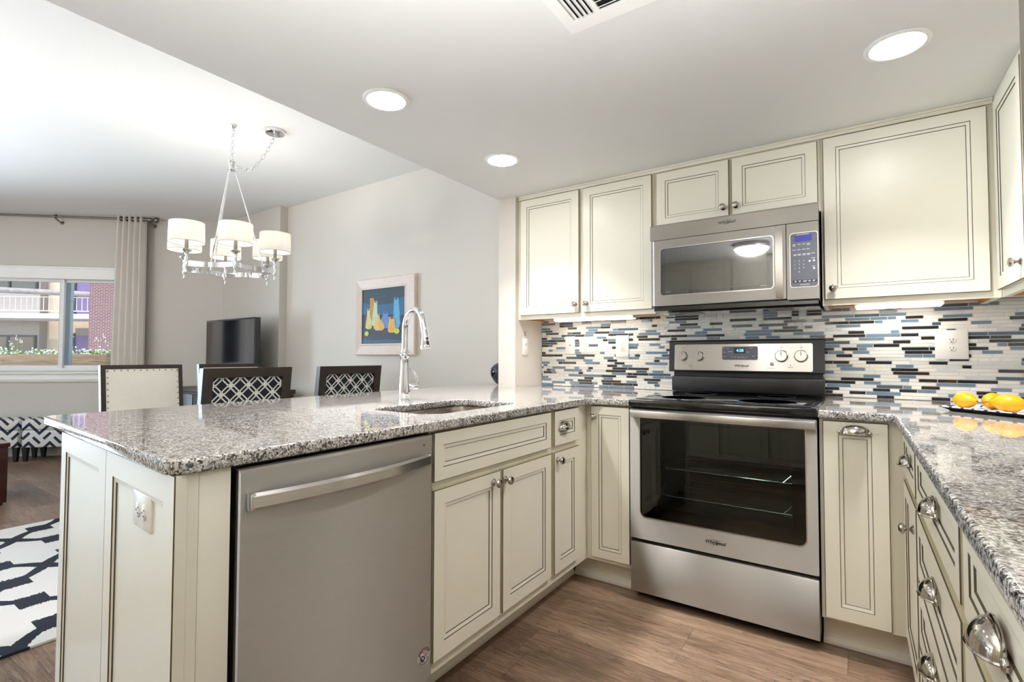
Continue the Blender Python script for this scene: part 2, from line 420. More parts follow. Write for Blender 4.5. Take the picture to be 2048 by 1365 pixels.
def thing(name, label, cat, loc=(0, 0, 0), rz=0., group=None):
    o = bpy.data.objects.new(name, None); COL.objects.link(o); o.empty_display_size = .1
    o.location = loc; o.rotation_euler = (0, 0, rz)
    WM[o.name] = Matrix.Translation(Vector(loc)) @ Matrix.Rotation(rz, 4, 'Z')
    return tag(o, label, cat, group)
def struct(name, mb, m, label=None):
    o = mb.build(name, m); o['kind'] = 'structure'
    if label: o['label'] = label
    return o
def dup(root, loc, rz, label, group=None):
    r = root.copy(); COL.objects.link(r); r.location = loc; r.rotation_euler = (0, 0, rz); r['label'] = label
    if group: r['group'] = group
    for ch in list(root.children):
        c = ch.copy(); COL.objects.link(c); c.parent = r
        for g in ch.children:
            d_ = g.copy(); COL.objects.link(d_); d_.parent = c
    return r
def text(name, body, size, mtx, m, parent, world=True, shear=0., ext=.0004, bold=0.):
    c = bpy.data.curves.new('t', 'FONT'); c.body = body; c.size = size; c.align_x = 'CENTER'; c.align_y = 'CENTER'; c.shear = shear; c.extrude = ext; c.offset = bold
    t = bpy.data.objects.new('t', c); COL.objects.link(t)
    me = bpy.data.meshes.new_from_object(t.evaluated_get(bpy.context.evaluated_depsgraph_get()))
    bpy.data.objects.remove(t); bpy.data.curves.remove(c)
    if world: mtx = WM[parent.name].inverted() @ mtx
    me.transform(mtx); me.name = name; me.materials.clear(); me.materials.append(MATS[m])
    o = bpy.data.objects.new(name, me); COL.objects.link(o); o.parent = parent; WM[o.name] = WM[parent.name]
    return o
def facing_y(x, y, z): return Matrix.Translation((x, y, z)) @ Matrix.Rotation(PI/2, 4, 'X')
def rrect(x0, z0, x1, z1, r, n=6, rb=None):
    """rounded rectangle outline, ccw from bottom-left"""
    rb = r if rb is None else rb
    out = []
    for (cx, cz, a0, rr) in ((x0, z0, PI, rb), (x1, z0, 1.5*PI, rb), (x1, z1, 0, r), (x0, z1, .5*PI, r)):
        sx = 1 if cx == x0 else -1; sz = 1 if cz == z0 else -1
        for i in range(n+1):
            a = a0 + .5*PI*i/n; out.append((cx+sx*rr+rr*math.cos(a), cz+sz*rr+rr*math.sin(a)))
    return out

# cabinet fronts ------------------------------------------------------------
def panel_front(mb, x0, x1, z0, z1, fr=.05, t=.02, yb=0., bead=.011):
    """recessed-panel door or drawer front facing -y: two dark glaze lines around a stepped bead"""
    g = .0021; y = yb - t
    steps = [(0, yb, None), (0, y+.0022, 2), (.0022, y, 1), (fr, y, 0), (fr+g, y+.0025, 1), (fr+g+bead, y+.004, 0), (fr+2*g+bead, y+.0068, 1)]
    rings = []
    for (ins, yy, mi) in steps:
        rings.append([(x0+ins, yy, z0+ins), (x1-ins, yy, z0+ins), (x1-ins, yy, z1-ins), (x0+ins, yy, z1-ins)])
    for a in range(len(rings)-1):
        vs = rings[a] + rings[a+1]; mi = steps[a+1][2]
        mb.add(vs, [(i, (i+1) % 4, 4+(i+1) % 4, 4+i) for i in range(4)], mi)
    mb.add(rings[-1], [(0, 1, 2, 3)], 0); mb.add(rings[0], [(3, 2, 1, 0)], 2)
CAB = ['cream', 'glaze', 'glaze_edge']
def knob_geo(mb, x, z, y):
    mb.lathe([(.0001, 0), (.0135, 0), (.0135, .003), (.009, .006), (.0055, .009), (.0055, .016), (.010, .019), (.0155, .024), (.0165, .028), (.014, .033), (.007, .036), (.0001, .0365)], (x, y, z), '-y', 20)
def pull_geo(mb, x, z, y, a=.043, b=.026, c=.03):
    nu, nv = 18, 9
    for sc_, fl in ((1., 0), (.9, 1)):
        vs = []; fs = []
        for j in range(nv+1):
            ph = .5*PI*j/nv
            for i in range(nu+1):
                th = PI*i/nu
                vs.append((x + a*sc_*math.cos(th), y - b*sc_*math.sin(th)*math.cos(ph) - .002, z - c*.4 + c*sc_*math.sin(th)**.7*math.sin(ph)*1.1))
        for j in range(nv):
            for i in range(nu):
                q = (j*(nu+1)+i, j*(nu+1)+i+1, (j+1)*(nu+1)+i+1, (j+1)*(nu+1)+i); fs.append(q if not fl else q[::-1])
        mb.add(vs, fs, 0, True)
    mb.tube([(x + a*math.cos(PI*i/nu), y - b*math.sin(PI*i/nu) - .002, z - c*.4) for i in range(nu+1)], .0022, 6)
    for s_ in (-1, 1):
        mb.sphere((x+s_*(a+.004), y-.002, z-c*.3), .0075, 12, 8, 0, (1, .6, 1.2))
    # flange against the front
    mb.tube([(x + (a+.002)*math.cos(PI*i/nu), y-.0015, z - c*.4 + (c*1.12)*math.sin(PI*i/nu)**.7) for i in range(nu+1)], .0025, 6)
def cabinet(name, label, loc, rz, w, d, z0, z1, fronts, toe=None, group=None, box=True, ext_=(0, 0), wood_under=False, cat='cabinet'):
    """body from local y=0 (face frame) to d, x 0..w; fronts hang before it (local -y)"""
    t = thing(name, label, cat, loc, rz, group)
    if box:
        mb = MB()
        if wood_under:
            mb.box(0, 0, z0+.028, w, d, z1); mb.box(0, 0, z0, w, .02, z0+.028); mb.box(0, .02, z0, .018, d, z0+.028); mb.box(w-.018, .02, z0, w, d, z0+.028)
            mb.build('body', 'cream', t)
            MB().box(.0185, .0205, z0+.018, w-.0185, d-.001, z0+.0275).box(.0185, .0205, z0+.002, .024, d-.001, z0+.018).box(w-.024, .0205, z0+.002, w-.0185, d-.001, z0+.018).build('underside_panel', 'maple', t)
        else:
            mb.box(0, 0, z0, w, d, z1); mb.build('body', 'cream', t)
    if toe is not None:
        mb = MB(); mb.box(-ext_[0], toe, .0, w+ext_[1], toe+.02, z0-.001)
        mb.prism([(toe-.018, .0), (toe-.018, .012), (toe-.012, .026), (toe, .034), (toe, .0)], -ext_[0], w+ext_[1], 'x')
        mb.build('toe_kick', 'cream', t)
    for f in fronts:
        mb = MB(); panel_front(mb, f['x'][0], f['x'][1], f['z'][0], f['z'][1], f.get('fr', .05))
        o = mb.build(f['k'], CAB, t)
        if 'knob' in f:
            kb = MB(); knob_geo(kb, f['knob'][0], f['knob'][1], -.02); kb.build('knob', 'nickel', o)
        if 'pull' in f:
            kb = MB(); pull_geo(kb, f['pull'][0], f['pull'][1], -.02); kb.build('cup_pull', 'nickel', o)
    return t

# ------------------------------------------------------------------ setting
TH = math.atan2(.6807, .7325)
def WX_(a, b): return (-5.392 + a*math.cos(TH) - b*math.sin(TH), -.127 + a*math.sin(TH) + b*math.cos(TH))
CT, CB = .927, .897          # countertop top / underside
KC, DC = 2.187, 2.73         # kitchen and dining ceilings
mb = MB(); mb.box(-8.2, -5.3, -.1, 1.9, .3, 0.); struct('floor', mb, 'plank_floor')
mb = MB(); mb.box(-1.0885, -5.2, KC, 1.8, .1, KC+.1); struct('ceiling_kitchen', mb, 'ceiling_paint')
mb = MB(); _a = WX_(.0, .17); _b = WX_(-3.6, .17); mb.prism([(-1.0886, -5.3), (-1.0886, .1), (-5.25, .1), (_a[0], _a[1]), (_b[0], _b[1]), (-8.0, -5.3)], DC, DC+.1, 'z'); struct('ceiling_dining', mb, 'ceiling_paint')
mb = MB(); mb.box(-1.0885, -5.2, KC+.1, -1.06, .1, DC+.1); struct('wall_soffit', mb, 'wall_paint')
# back wall: kitchen part and dining part in one plane y = 0
mb = MB(); mb.box(-4.144, 0., 0, 1.8, .1, DC+.1); struct('wall_back', mb, 'wall_paint')
mb = MB(); mb.box(-5.6, -.085, 0, -4.1445, .1, DC+.1); struct('wall_alcove', mb, 'wall_grey')
mb = MB(); mb.box(-1.0885, -.344, 0, -.953, -.0005, KC); struct('wall_stub', mb, 'wall_paint')
mb = MB(); mb.box(1.70, -5.2, 0, 1.8, -.0005, KC); struct('wall_right', mb, 'wall_paint')
mb = MB(); mb.box(-1.0885, -4.25, 0, 1.699, -4.15, KC); struct('wall_kitchen_rear', mb, 'wall_paint')
mb = MB(); mb.box(-8.2, -5.3, 0, -1.06, -5.2, DC); struct('wall_rear', mb, 'wall_paint')
# angled window wall: local frame with x' to the right, y' outward
TH = math.atan2(.6807, .7325); WA = Vector((-5.392, -.127, 0))
WX = Matrix.Translation(WA) @ Matrix.Rotation(TH, 4, 'Z')
x0w, x1w, zb, zt = -2.62, -.93, .955, 2.04
mb = MB(WX); mb.box(-3.42, 0, 0, x0w, .16, DC+.1); mb.box(x1w, 0, 0, .12, .16, DC+.1); mb.box(x0w, 0, 0, x1w, .16, zb); mb.box(x0w, 0, zt, x1w, .16, DC+.1)
struct('wall_window', mb, 'wall_grey')
# living-room wall out of view; its wide patio opening is added to let light in
mb = MB(); mb.box(-8.0, -5.2, 0, -7.88, -4.9, DC); mb.box(-8.0, -2.9, 0, -7.88, -2.3, DC); mb.box(-8.0, -4.9, 2.1, -7.88, -2.9, DC); struct('wall_left', mb, 'wall_grey')
# window_1 : casing, stool, apron, frame, sashes, panes
win = bpy.data.objects.new('window_1', None); COL.objects.link(win); win.location = WA; win.rotation_euler = (0, 0, TH); WM[win.name] = WX; win['kind'] = 'structure'
win['label'] = 'wide white sliding window between curtain and left picture edge'
mb = MB(); mb.box(x0w-.08, -.018, zt-.035, x1w+.08, -.0005, zt+.105, 0, .004); mb.box(x0w-.09, -.03, zt+.085, x1w+.09, -.0005, zt+.105, 0, .004)
mb.box(x0w-.08, -.018, zb-.015, x0w+.01, -.0005, zt-.0352, 0, .004); mb.box(x1w-.01, -.018, zb-.015, x1w+.08, -.0005, zt-.0352, 0, .004); mb.build('casing', 'white_trim', win)
mb = MB(); mb.box(x0w-.1, -.045, zb-.035, x1w+.1, .06, zb-.0151, 0, .006); mb.box(x0w-.08, -.02, .83, x1w+.08, -.0005, zb-.0352, 0, .004); mb.box(x0w-.08, -.03, .85, x1w+.08, -.02, .872, 0, .004); mb.build('sill', 'white_trim', win)
mb = MB()
for (a, b_, c_, d_) in ((x0w, x1w, zb, zb+.03), (x0w, x1w, zt-.035, zt), (x0w, x0w+.04, zb+.03, zt-.035), (x1w-.04, x1w, zb+.03, zt-.035)): mb.box(a, .02, c_, b_, .1, d_, 0, .003)
mb.build('window_frame', 'vinyl', win)
def sash(a, b_, y):
    o = MB().ring([(a, zb+.0305), (b_, zb+.0305), (b_, zt-.0355), (a, zt-.0355)], [(a+.038, zb+.062), (b_-.038, zb+.062), (b_-.038, zt-.066), (a+.038, zt-.066)], y, y+.03).build('sash', 'vinyl', win)
    MB().box(a+.038, y+.012, zb+.062, b_-.038, y+.016, zt-.066).build('pane', 'window_glass', o)
sash(x0w+.0405, -1.645, .03); sash(-1.712, x1w-.0405, .062)
# unseen patio door, added in the left wall to light the living room
dr = bpy.data.objects.new('added_patio_door', None); COL.objects.link(dr); WM[dr.name] = Matrix.Identity(4); dr['kind'] = 'structure'
mb = MB()
for (a, b_, c_, d_) in ((-4.9, -4.84, 0, 2.1), (-2.96, -2.9, 0, 2.1), (-3.94, -3.86, .06, 2.04), (-4.84, -2.96, 0, .06), (-4.84, -2.96, 2.04, 2.1)): mb.box(-7.97, a, c_, -7.90, b_, d_)
mb.build('window_frame', 'vinyl', dr); MB().box(-7.94, -4.84, .06, -7.935, -3.94, 2.04).box(-7.94, -3.86, .06, -7.935, -2.96, 2.04).build('pane', 'window_glass', dr)
# baseboards in the dining area
mb = MB(WX); mb.box(-3.4, -.014, 0, .0, -.0005, .1); struct('baseboard_window', mb, 'white_trim')
mb = MB(); mb.box(-4.14, -.015, 0, -1.09, -.0005, .1); struct('baseboard_back', mb, 'white_trim')

# ------------------------------------------------------------------ recessed lights, vent, dome
def can_light(x, y, label):
    t = thing('recessed_light', label, 'ceiling light', (x, y, KC), 0, 'recessed ceiling lights')
    MB().lathe([(.0001, -.0005), (.094, -.0005), (.094, -.003), (.088, -.007), (.078, -.007), (.076, -.004), (.0001, -.004)], seg=40).build('trim_ring', 'white_trim', t)
    MB().lathe([(.0001, -.0085), (.052, -.0085), (.075, -.0072), (.0745, -.0045), (.0001, -.0042)], seg=40).build('lens', 'lamp_white', t)
    lamp('downlight', 'AREA', (0, 0, -.02), DOWN_P, size=.14, shape='DISK', color=(1, .98, .95), parent=t, spread=R(105))
    return t
can_light(-.695, -1.68, 'round recessed ceiling light nearest the sloping ceiling edge, above the dishwasher')
can_light(-.664, -.90, 'small-looking round recessed ceiling light farthest away, above the sink side')
can_light(1.015, -.96, 'round recessed ceiling light above the right-hand counter near the tall cabinet')
t = thing('ceiling_vent', 'white rectangular louvered air vent at the top edge of the photo', 'vent', (.33, -1.83, KC))
mb = MB(); mb.ring([(-.19, -.19), (.19, -.19), (.19, .19), (-.19, .19)], [(-.155, -.14), (.155, -.14), (.155, .14), (-.155, .14)], -.011, -.001)
mb.v = [Vector((v.x, v.z, v.y)) for v in mb.v]
mb.box(-.078, -.14, -.011, -.068, .14, -.004); mb.box(.068, -.14, -.011, .078, .14, -.004); mb.build('frame', 'white_trim', t)
MB().box(-.155, -.14, -.003, .155, .14, -.001).build('duct_backing', 'dark_slot', t)
for i in range(5):
    x = -.146 + i*.0155; mb = MB(Matrix.Translation((x, 0, -.008)) @ Matrix.Rotation(R(28), 4, 'Y')); mb.box(-.0068, -.139, -.0008, .0068, .139, .0008); mb.build('slat', 'white_trim', t)
    mb = MB(Matrix.Translation((-x, 0, -.008)) @ Matrix.Rotation(R(-28), 4, 'Y')); mb.box(-.0068, -.139, -.0008, .0068, .139, .0008); mb.build('slat', 'white_trim', t)
for i in range(11):
    y = -.125 + i*.025; mb = MB(Matrix.Translation((0, y, -.008)) @ Matrix.Rotation(R(35), 4, 'X')); mb.box(-.067, -.008, -.0008, .067, .008, .0008); mb.build('slat', 'white_trim', t)
MB().tube([(-.17, -.02, -.012), (-.172, -.035, -.022), (-.166, -.05, -.02)], .004, 6).build('lever', 'white_trim', t)
t = thing('dome_light', 'white bowl ceiling lamp mirrored in the microwave window', 'ceiling light', (.1, -3.0, KC))
MB().lathe([(.0001, -.001), (.155, -.001), (.158, -.03), (.145, -.045), (.0001, -.045)], seg=32).build('base', 'bronze_nickel', t)
MB().lathe([(.0001, -.12), (.05, -.117), (.1, -.1), (.135, -.07), (.15, -.046), (.0001, -.0455)], seg=32).build('bowl', 'bowl_glow', t)
MB().lathe([(.0001, -.15), (.008, -.145), (.011, -.135), (.006, -.125), (.012, -.1205), (.0001, -.1202)], seg=12).build('finial', 'bronze_nickel', t)

# ------------------------------------------------------------------ countertops
def arc(cx, cy, r, a0, a1, n=8): return [(cx+r*math.cos(R(a0+(a1-a0)*i/n)), cy+r*math.sin(R(a0+(a1-a0)*i/n))) for i in range(n+1)]
def slab(name, outline, holes, label):
    c = bpy.data.curves.new(name, 'CURVE'); c.dimensions = '2D'; c.fill_mode = 'BOTH'; c.extrude = .010; c.bevel_depth = .005; c.bevel_resolution = 2; c.offset = -.005
    for pl in [outline]+holes:
        s_ = c.splines.new('POLY'); s_.points.add(len(pl)-1); s_.use_cyclic_u = True
        for p_, q in zip(s_.points, pl): p_.co = (q[0], q[1], 0, 1)
    t = bpy.data.objects.new('tmp', c); COL.objects.link(t); t.location = (0, 0, 0)
    me = bpy.data.meshes.new_from_object(t.evaluated_get(bpy.context.evaluated_depsgraph_get())); bpy.data.objects.remove(t)
    me.transform(Matrix.Translation((0, 0, (CT+CB)/2))); me.materials.clear(); me.materials.append(MATS['granite']); me.set_sharp_from_angle(angle=R(40))
    for p_ in me.polygons: p_.use_smooth = True
    o = bpy.data.objects.new(name, me); COL.objects.link(o); return tag(o, label, 'countertop')
FY = -.797
ol = [(-.003, -.014), (-.003, FY)] + [(-.13, FY)] + arc(-.265+.06, FY-.075, .075, 90, 90, 1)[:0] + arc(-.13, FY-.075, .075, 90, 180, 6) + \
     arc(-.205-.045, -2.635+.045, .045, 0, -90, 6) + [(-1.37, -2.555), (-1.39, -2.53), (-1.39, -.003), (-1.0895, -.003), (-1.0895, -.345), (-.952, -.345), (-.952, -.014)]
sx0, sx1, sy0, sy1 = -.685, -.335, -1.775, -1.225
sink_o = [(a, b_) for a, b_ in rrect(sx0, sy0, sx1, sy1, .07, 5)]
slab('countertop', ol, [sink_o], 'speckled grey granite countertop of the peninsula with sink cutout')
XR = .9955
orr = [(.760, -.014), (.760, FY), (XR-.05, FY)] + [(XR-.012, FY-.006)] + [(XR, FY-.02), (XR, -2.49), (1.698, -2.49), (1.698, -.014)]
slab('countertop', orr, [], 'speckled grey granite countertop right of the stove carrying the lemons')
# sink
t = thing('kitchen_sink', 'brushed steel undermount sink set in the peninsula countertop', 'sink', ((sx0+sx1)/2, (sy0+sy1)/2, CB))
mb = MB(); zz = [(.012, -.0015), (-.004, -.002), (-.006, -.01), (.006, -.17), (.03, -.19)]; rings = []
for ins, h in zz:
    rings.append([(x_-(sx0+sx1)/2, y_-(sy0+sy1)/2, h) for x_, y_ in rrect(sx0+ins, sy0+ins, sx1-ins, sy1-ins, .07 if h > -.1 else .06, 5)])
rings[0] = [(x_-(sx0+sx1)/2, y_-(sy0+sy1)/2, -.0015) for x_, y_ in rrect(sx0-.02, sy0-.02, sx1+.02, sy1+.02, .08, 5)]
n = len(rings[0])
for a in range(len(rings)-1): mb.add(rings[a]+rings[a+1], [(i, (i+1) % n, n+(i+1) % n, n+i) for i in range(n)], 0, True)
mb.add(rings[-1], [tuple(range(n))], 0); mb.build('basin', 'sink_steel', t)
MB().lathe([(.0001, -.189), (.04, -.189), (.042, -.186), (.03, -.184), (.0001, -.187)]).build('drain', 'chrome', t)
# faucet
fx, fy = -.846, -1.421; dx, dy = .957, -.29
t = thing('kitchen_faucet', 'tall chrome pull-down faucet standing behind the sink', 'faucet', (fx, fy, CT))
MB().lathe([(.0001, 0), (.029, 0), (.029, .005), (.026, .009), (.026, .016), (.028, .02), (.0275, .04), (.026, .07), (.022, .12), (.0185, .165), (.0185, .185), (.021, .2), (.023, .206), (.023, .212), (.019, .217), (.021, .222), (.0205, .228), (.016, .234), (.0001, .234)], seg=28).build('body', 'chrome', t)
pts = [(0, 0, .232), (0, 0, .29), (0, 0, .33)]; rr = .088
for i in range(1, 13):
    a = PI*i/13; pts.append((dx*rr*(1-math.cos(a)), dy*rr*(1-math.cos(a)), .33+.084*math.sin(a)))
pts.append((dx*.181, dy*.181, .318))
MB().tube(pts, [.0145]*3+[.0145]*12+[.015], 16).build('spout', 'chrome', t)
e0 = Vector((dx*.181, dy*.181, .319)); e1 = Vector((dx*.197, dy*.197, .238)); ed = (e1-e0)
hd = MB().tube([e0, e0+ed*.1, e0+ed*.45, e0+ed*.8, e0+ed*.83, e0+ed*.9, e1], [.0155, .017, .0185, .022, .024, .025, .024], 18).build('spray_head', 'chrome', t)
MB().tube([e0+ed*.42+Vector((dx, dy, 0))*.0175, e0+ed*.5+Vector((dx, dy, 0))*.0195], .006, 8).tube([e0+ed*.62+Vector((dx, dy, 0))*.019, e0+ed*.8+Vector((dx, dy, 0))*.0225], .0065, 8).build('button', 'black_plastic', hd)
ha = Vector((.72, .69, 0)); o3 = Vector((0, 0, .062))
h = MB().tube([o3+ha*.02, o3+ha*.055, o3+ha*.062], [.015, .016, .013], 16)
h.tube([o3+ha*.052, o3+ha*.06+Vector((0, 0, .03)), o3+ha*.045+Vector((0, 0, .06)), o3+ha*.025+Vector((0, 0, .088))], [.011, .008, .0075, .005], 12); h.build('handle', 'chrome', t)

# ------------------------------------------------------------------ base cabinets
PX = -.2355; RP = R(90)      # peninsula face-frame plane, fronts face +X (local x = +Y)
def pen(y): return (PX, y, 0)
cabinet('sink_cabinet', 'cream double-door cabinet under the sink, between dishwasher and narrow drawer cabinet', pen(-1.897), RP, .757, .70, .13, CB-.0005, [
    dict(k='drawer_front', x=(.0047, .7425), z=(.7332, .889), fr=.045), dict(k='door', x=(.0047, .364), z=(.1738, .7075), knob=(.314, .672)), dict(k='door', x=(.3786, .7425), z=(.1738, .7075), knob=(.384+.02, .668))], toe=.125) if False else None
# the sink cabinet's box is built open-topped so that the basin hangs inside it
t = cabinet('sink_cabinet', 'cream double-door cabinet under the sink, right of the dishwasher', pen(-1.897), RP, .757, .70, .13, CB-.0005, [
    dict(k='drawer_front', x=(.0047, .7425), z=(.7332, .889), fr=.042), dict(k='door', x=(.0047, .364), z=(.1738, .7075), knob=(.318, .671)), dict(k='door', x=(.3786, .7425), z=(.1738, .7075), knob=(.391, .667))], toe=.125, box=False)
MB().box(0, 0, .13, .757, .02, CB-.0005).box(0, .0205, .13, .018, .70, CB-.0005).box(.739, .0205, .13, .757, .70, CB-.0005).box(.0185, .0205, .13, .7385, .70, .148).build('body', 'cream', t)
cabinet('drawer_cabinet', 'narrow cream cabinet with one small drawer over one door, by the inside corner', pen(-1.1395), RP, .3735, .70, .13, CB-.0005, [
    dict(k='drawer', x=(.013, .2505), z=(.7332, .889), fr=.045, pull=(.098, .815)), dict(k='door', x=(.013, .2505), z=(.1738, .7075), fr=.05, knob=(.038, .672))], toe=.125, ext_=(0, .072))
YF = -.765                   # face-frame plane of the range wall cabinets
cabinet('corner_cabinet', 'cream corner cabinet with one narrow door, left of the stove', (PX, YF, 0), 0, .2325, .74, .13, CB-.0005, [
    dict(k='door', x=(.031, .231), z=(.151, .889), fr=.042, knob=(.048, .835))], toe=.09, ext_=(.105, 0))
cabinet('pull_out_cabinet', 'tall narrow cream pull-out front with cup pull, right of the stove', (.762, YF, 0), 0, .271, .74, .13, CB-.0005, [
    dict(k='door', x=(.012, .216), z=(.14, .888), fr=.05, pull=(.114, .856))], toe=.09, ext_=(0, .083))
RX = 1.035; RR = R(-90)      # right run, fronts face -X (local x = -Y)
def rt(y): return (RX, y, 0)
cabinet('drawer_cabinet', 'cream right-hand cabinet with small drawer over knobbed door, at the far corner', rt(-.7855), RR, .4845, .66, .13, CB-.0005, [
    dict(k='drawer', x=(.055, .47), z=(.7332, .889), fr=.045, pull=(.25, .802)), dict(k='door', x=(.055, .47), z=(.165, .7075), knob=(.4, .628))], toe=.1, ext_=(-.09, 0))
cabinet('drawer_stack', 'cream right-hand stack of four drawers with cup pulls', rt(-1.2705), RR, .7295, .66, .13, CB-.0005, [
    dict(k='drawer', x=(.02, .715), z=(.7332, .889), fr=.045, pull=(.40, .812)), dict(k='drawer', x=(.02, .715), z=(.534, .7075), fr=.05, pull=(.375, .63)),
    dict(k='drawer', x=(.02, .715), z=(.355, .522), fr=.05, pull=(.34, .45)), dict(k='drawer', x=(.02, .715), z=(.165, .343), fr=.05, pull=(.34, .265))], toe=.1)
cabinet('drawer_cabinet', 'cream right-hand cabinet nearest the camera with a large chrome cup pull', rt(-2.0005), RR, .489, .66, .13, CB-.0005, [
    dict(k='drawer', x=(.02, .475), z=(.7332, .889), fr=.045, pull=(.245, .80)), dict(k='door', x=(.02, .475), z=(.165, .7075))], toe=.1)
# refrigerator beside the camera
t = thing('refrigerator', 'tall grey appliance side forming the strip at the right picture edge', 'refrigerator', (1.35, -2.96, 0))
MB().box(.99935-1.35, -2.51+2.96, .02, 1.69-1.35, -3.40+2.96, 1.76, 0, .006).build('body', 'fridge_grey', t)
MB().box(-.356, .445, .05, -.352, -.435, 1.74).build('door', 'stainless', t)

# peninsula end: two recessed panels, corner post and filler
t = thing('peninsula_end_panel', 'cream two-panel end of the peninsula facing the camera, holding an outlet', 'cabinet panel', (-.2155, -2.60, 0), R(-3.9))
mb = MB(); panel_front(mb, -.965, -.476, 0.003, CB-.001, .06, .021); mb.build('panel', CAB, t)
mb = MB(); panel_front(mb, -.469, 0., 0.003, CB-.001, .06, .023); mb.build('panel', ['cream', 'glaze', 'cream'], t)
MB().box(-.965, .001, .003, -.021, .020, CB-.001).build('backing', 'cream', t)
MB().box(-.020, .0005, .003, -.001, .02, CB-.001).build('corner_post', 'cream', t)
MB().box(-.2355, -2.579, .003, -.2165, -2.5155, CB-.001, 0, .002).build('filler', 'cream', t, world=True)
MB().box(-1.178, -2.50, .003, -1.158, -.36, CB-.001).build('back_panel', 'cream', t, world=True)

# ------------------------------------------------------------------ dishwasher
t = thing('dishwasher', 'stainless steel dishwasher with bowed bar handle in the peninsula', 'dishwasher', (PX, -2.2, 0), RP)
MB().box(-.30, .02, .05, .30, .6, .89).build('tub', 'black_panel', t)
MB().box(-.30, .10, .0, .30, .13, .13).build('kick_plate', 'black_plastic', t)
mb = MB(); nx = 14; x0, x1 = -.3013, .3017; z0, z1 = .13, .8865
vs = []; fs = []
prof = [(.018, 0), (-.012, 0), (-.0185, .003), (-.02, .010)]
outl = []
for (yy, ins) in prof: outl.append([(x0+ins*.6, yy, z0+ins), (x1-ins*.6, yy, z0+ins), (x1-ins*.6, yy, z1-ins), (x0+ins*.6, yy, z1-ins)])
for a in range(3): mb.add(outl[a]+outl[a+1], [(i, (i+1) % 4, 4+(i+1) % 4, 4+i) for i in range(4)], 0)
mb.add(outl[3], [(0, 1, 2, 3)]); mb.add(outl[0], [(3, 2, 1, 0)])
door = mb.build('door', 'stainless', t)
# bowed handle
mb = MB(); pr = []
N = 20
for i in range(N+1):
    u = -1+2*i/N; xx_ = u*.2755; yo = -.03 - .030*(1-u*u); zo = .8125
    pr.append((xx_, yo, zo))
for (p_, q) in zip(pr[:-1], pr[1:]):
    pass
vs = []
for (xx_, yo, zo) in pr: vs += [(xx_, yo, zo-.019), (xx_, yo-.006, zo-.012), (xx_, yo-.0065, zo+.012), (xx_, yo, zo+.019), (xx_, yo+.009, zo+.018), (xx_, yo+.009, zo-.018)]
fs = []
for i in range(N):
    for k_ in range(6): fs.append((i*6+k_, i*6+(k_+1) % 6, (i+1)*6+(k_+1) % 6, (i+1)*6+k_))
fs += [tuple(range(6)), tuple(N*6+k_ for k_ in range(6))]
mb.add(vs, fs, 0, True)
for s_ in (-1, 1): mb.box(s_*.2755-.006, -.036, .794, s_*.2755+.006, -.0195, .831, 0, .002)
mb.build('handle', 'stainless_bright', door)
MB().lathe([(.0001, 0), (.003, 0), (.003, .001), (.0001, .001)], (.262, -.0195, .858), '-y', 10).build('indicator_light', 'print_dark', door)
mb = MB()
for i in range(6): mb.box(-.3012, -.004, .772+i*.007, -.296, .012, .776+i*.007)
mb.build('side_vent', 'black_plastic', t)
# round sticker
sx_, sz_ = .268, .218
st = MB().lathe([(.0001, 0), (.0285, 0), (.0285, .0006), (.0001, .0006)], (sx_, -.0197, sz_), '-y', 36).build('sticker', 'sticker_cream', door)
mb = MB(); mb.lathe([(.0001, 0), (.0175, 0), (.0175, .0004), (.0001, .0004)], (sx_, -.0204, sz_+.001), '-y', 30); mb.build('emblem_field', 'print_white', st)
mb = MB()
for i in range(4):
    h = .0135-i*.0072; w_ = math.sqrt(max(.0175**2-h*h, 0)); x_s = -w_ if i == 0 else (-.003 if i < 3 else .004)
    mb.add([(sx_+x_s, -.0211, sz_+h-.002), (sx_+w_*.97, -.0211, sz_+h+.001), (sx_+w_*.9, -.0211, sz_+h+.0042), (sx_+x_s, -.0211, sz_+h+.0014)], [(0, 1, 2, 3)])
mb.build('stripe', 'sticker_red', st)
mb = MB(); mb.prism([(sx_-.0165, sz_+.006), (sx_-.0165, sz_-.006), (sx_-.009, sz_-.0145), (sx_+.002, sz_-.0165), (sx_+.004, sz_-.005), (sx_-.004, sz_+.004)], -.0211, -.0208, 'y'); mb.build('star_field', 'sticker_navy', st)
mb = MB()
for (cx_, cz_, r_) in ((-.005, -.004, .0055), (-.0115, .0015, .0035), (.0, -.012, .003)):
    pl = []
    for i in range(10):
        a = PI/2+PI*i/5; q = r_ if i % 2 == 0 else r_*.42; pl.append((sx_+cx_+q*math.cos(a), sz_+cz_+q*math.sin(a)))
    mb.prism(pl, -.0214, -.0212, 'y')
mb.build('star', 'print_white', st)
for i, ch in enumerate('AMERICA'):
    a = R(152-i*124/6); text('lettering', ch, .0115, facing_y(sx_+.0228*math.cos(a), -.0208, sz_+.0228*math.sin(a)) @ Matrix.Rotation(a-PI/2, 4, 'Z'), 'sticker_red' if i in (2, 1, 3) else 'sticker_navy', st, world=False, bold=.0004)
for rr_ in (.0205, .0235):
    MB().tube([(sx_+rr_*math.cos(R(a)), -.0205, sz_+rr_*math.sin(R(a))) for a in range(205, 336, 10)], .0007, 5).build('rim_line', 'dark_grey', st)

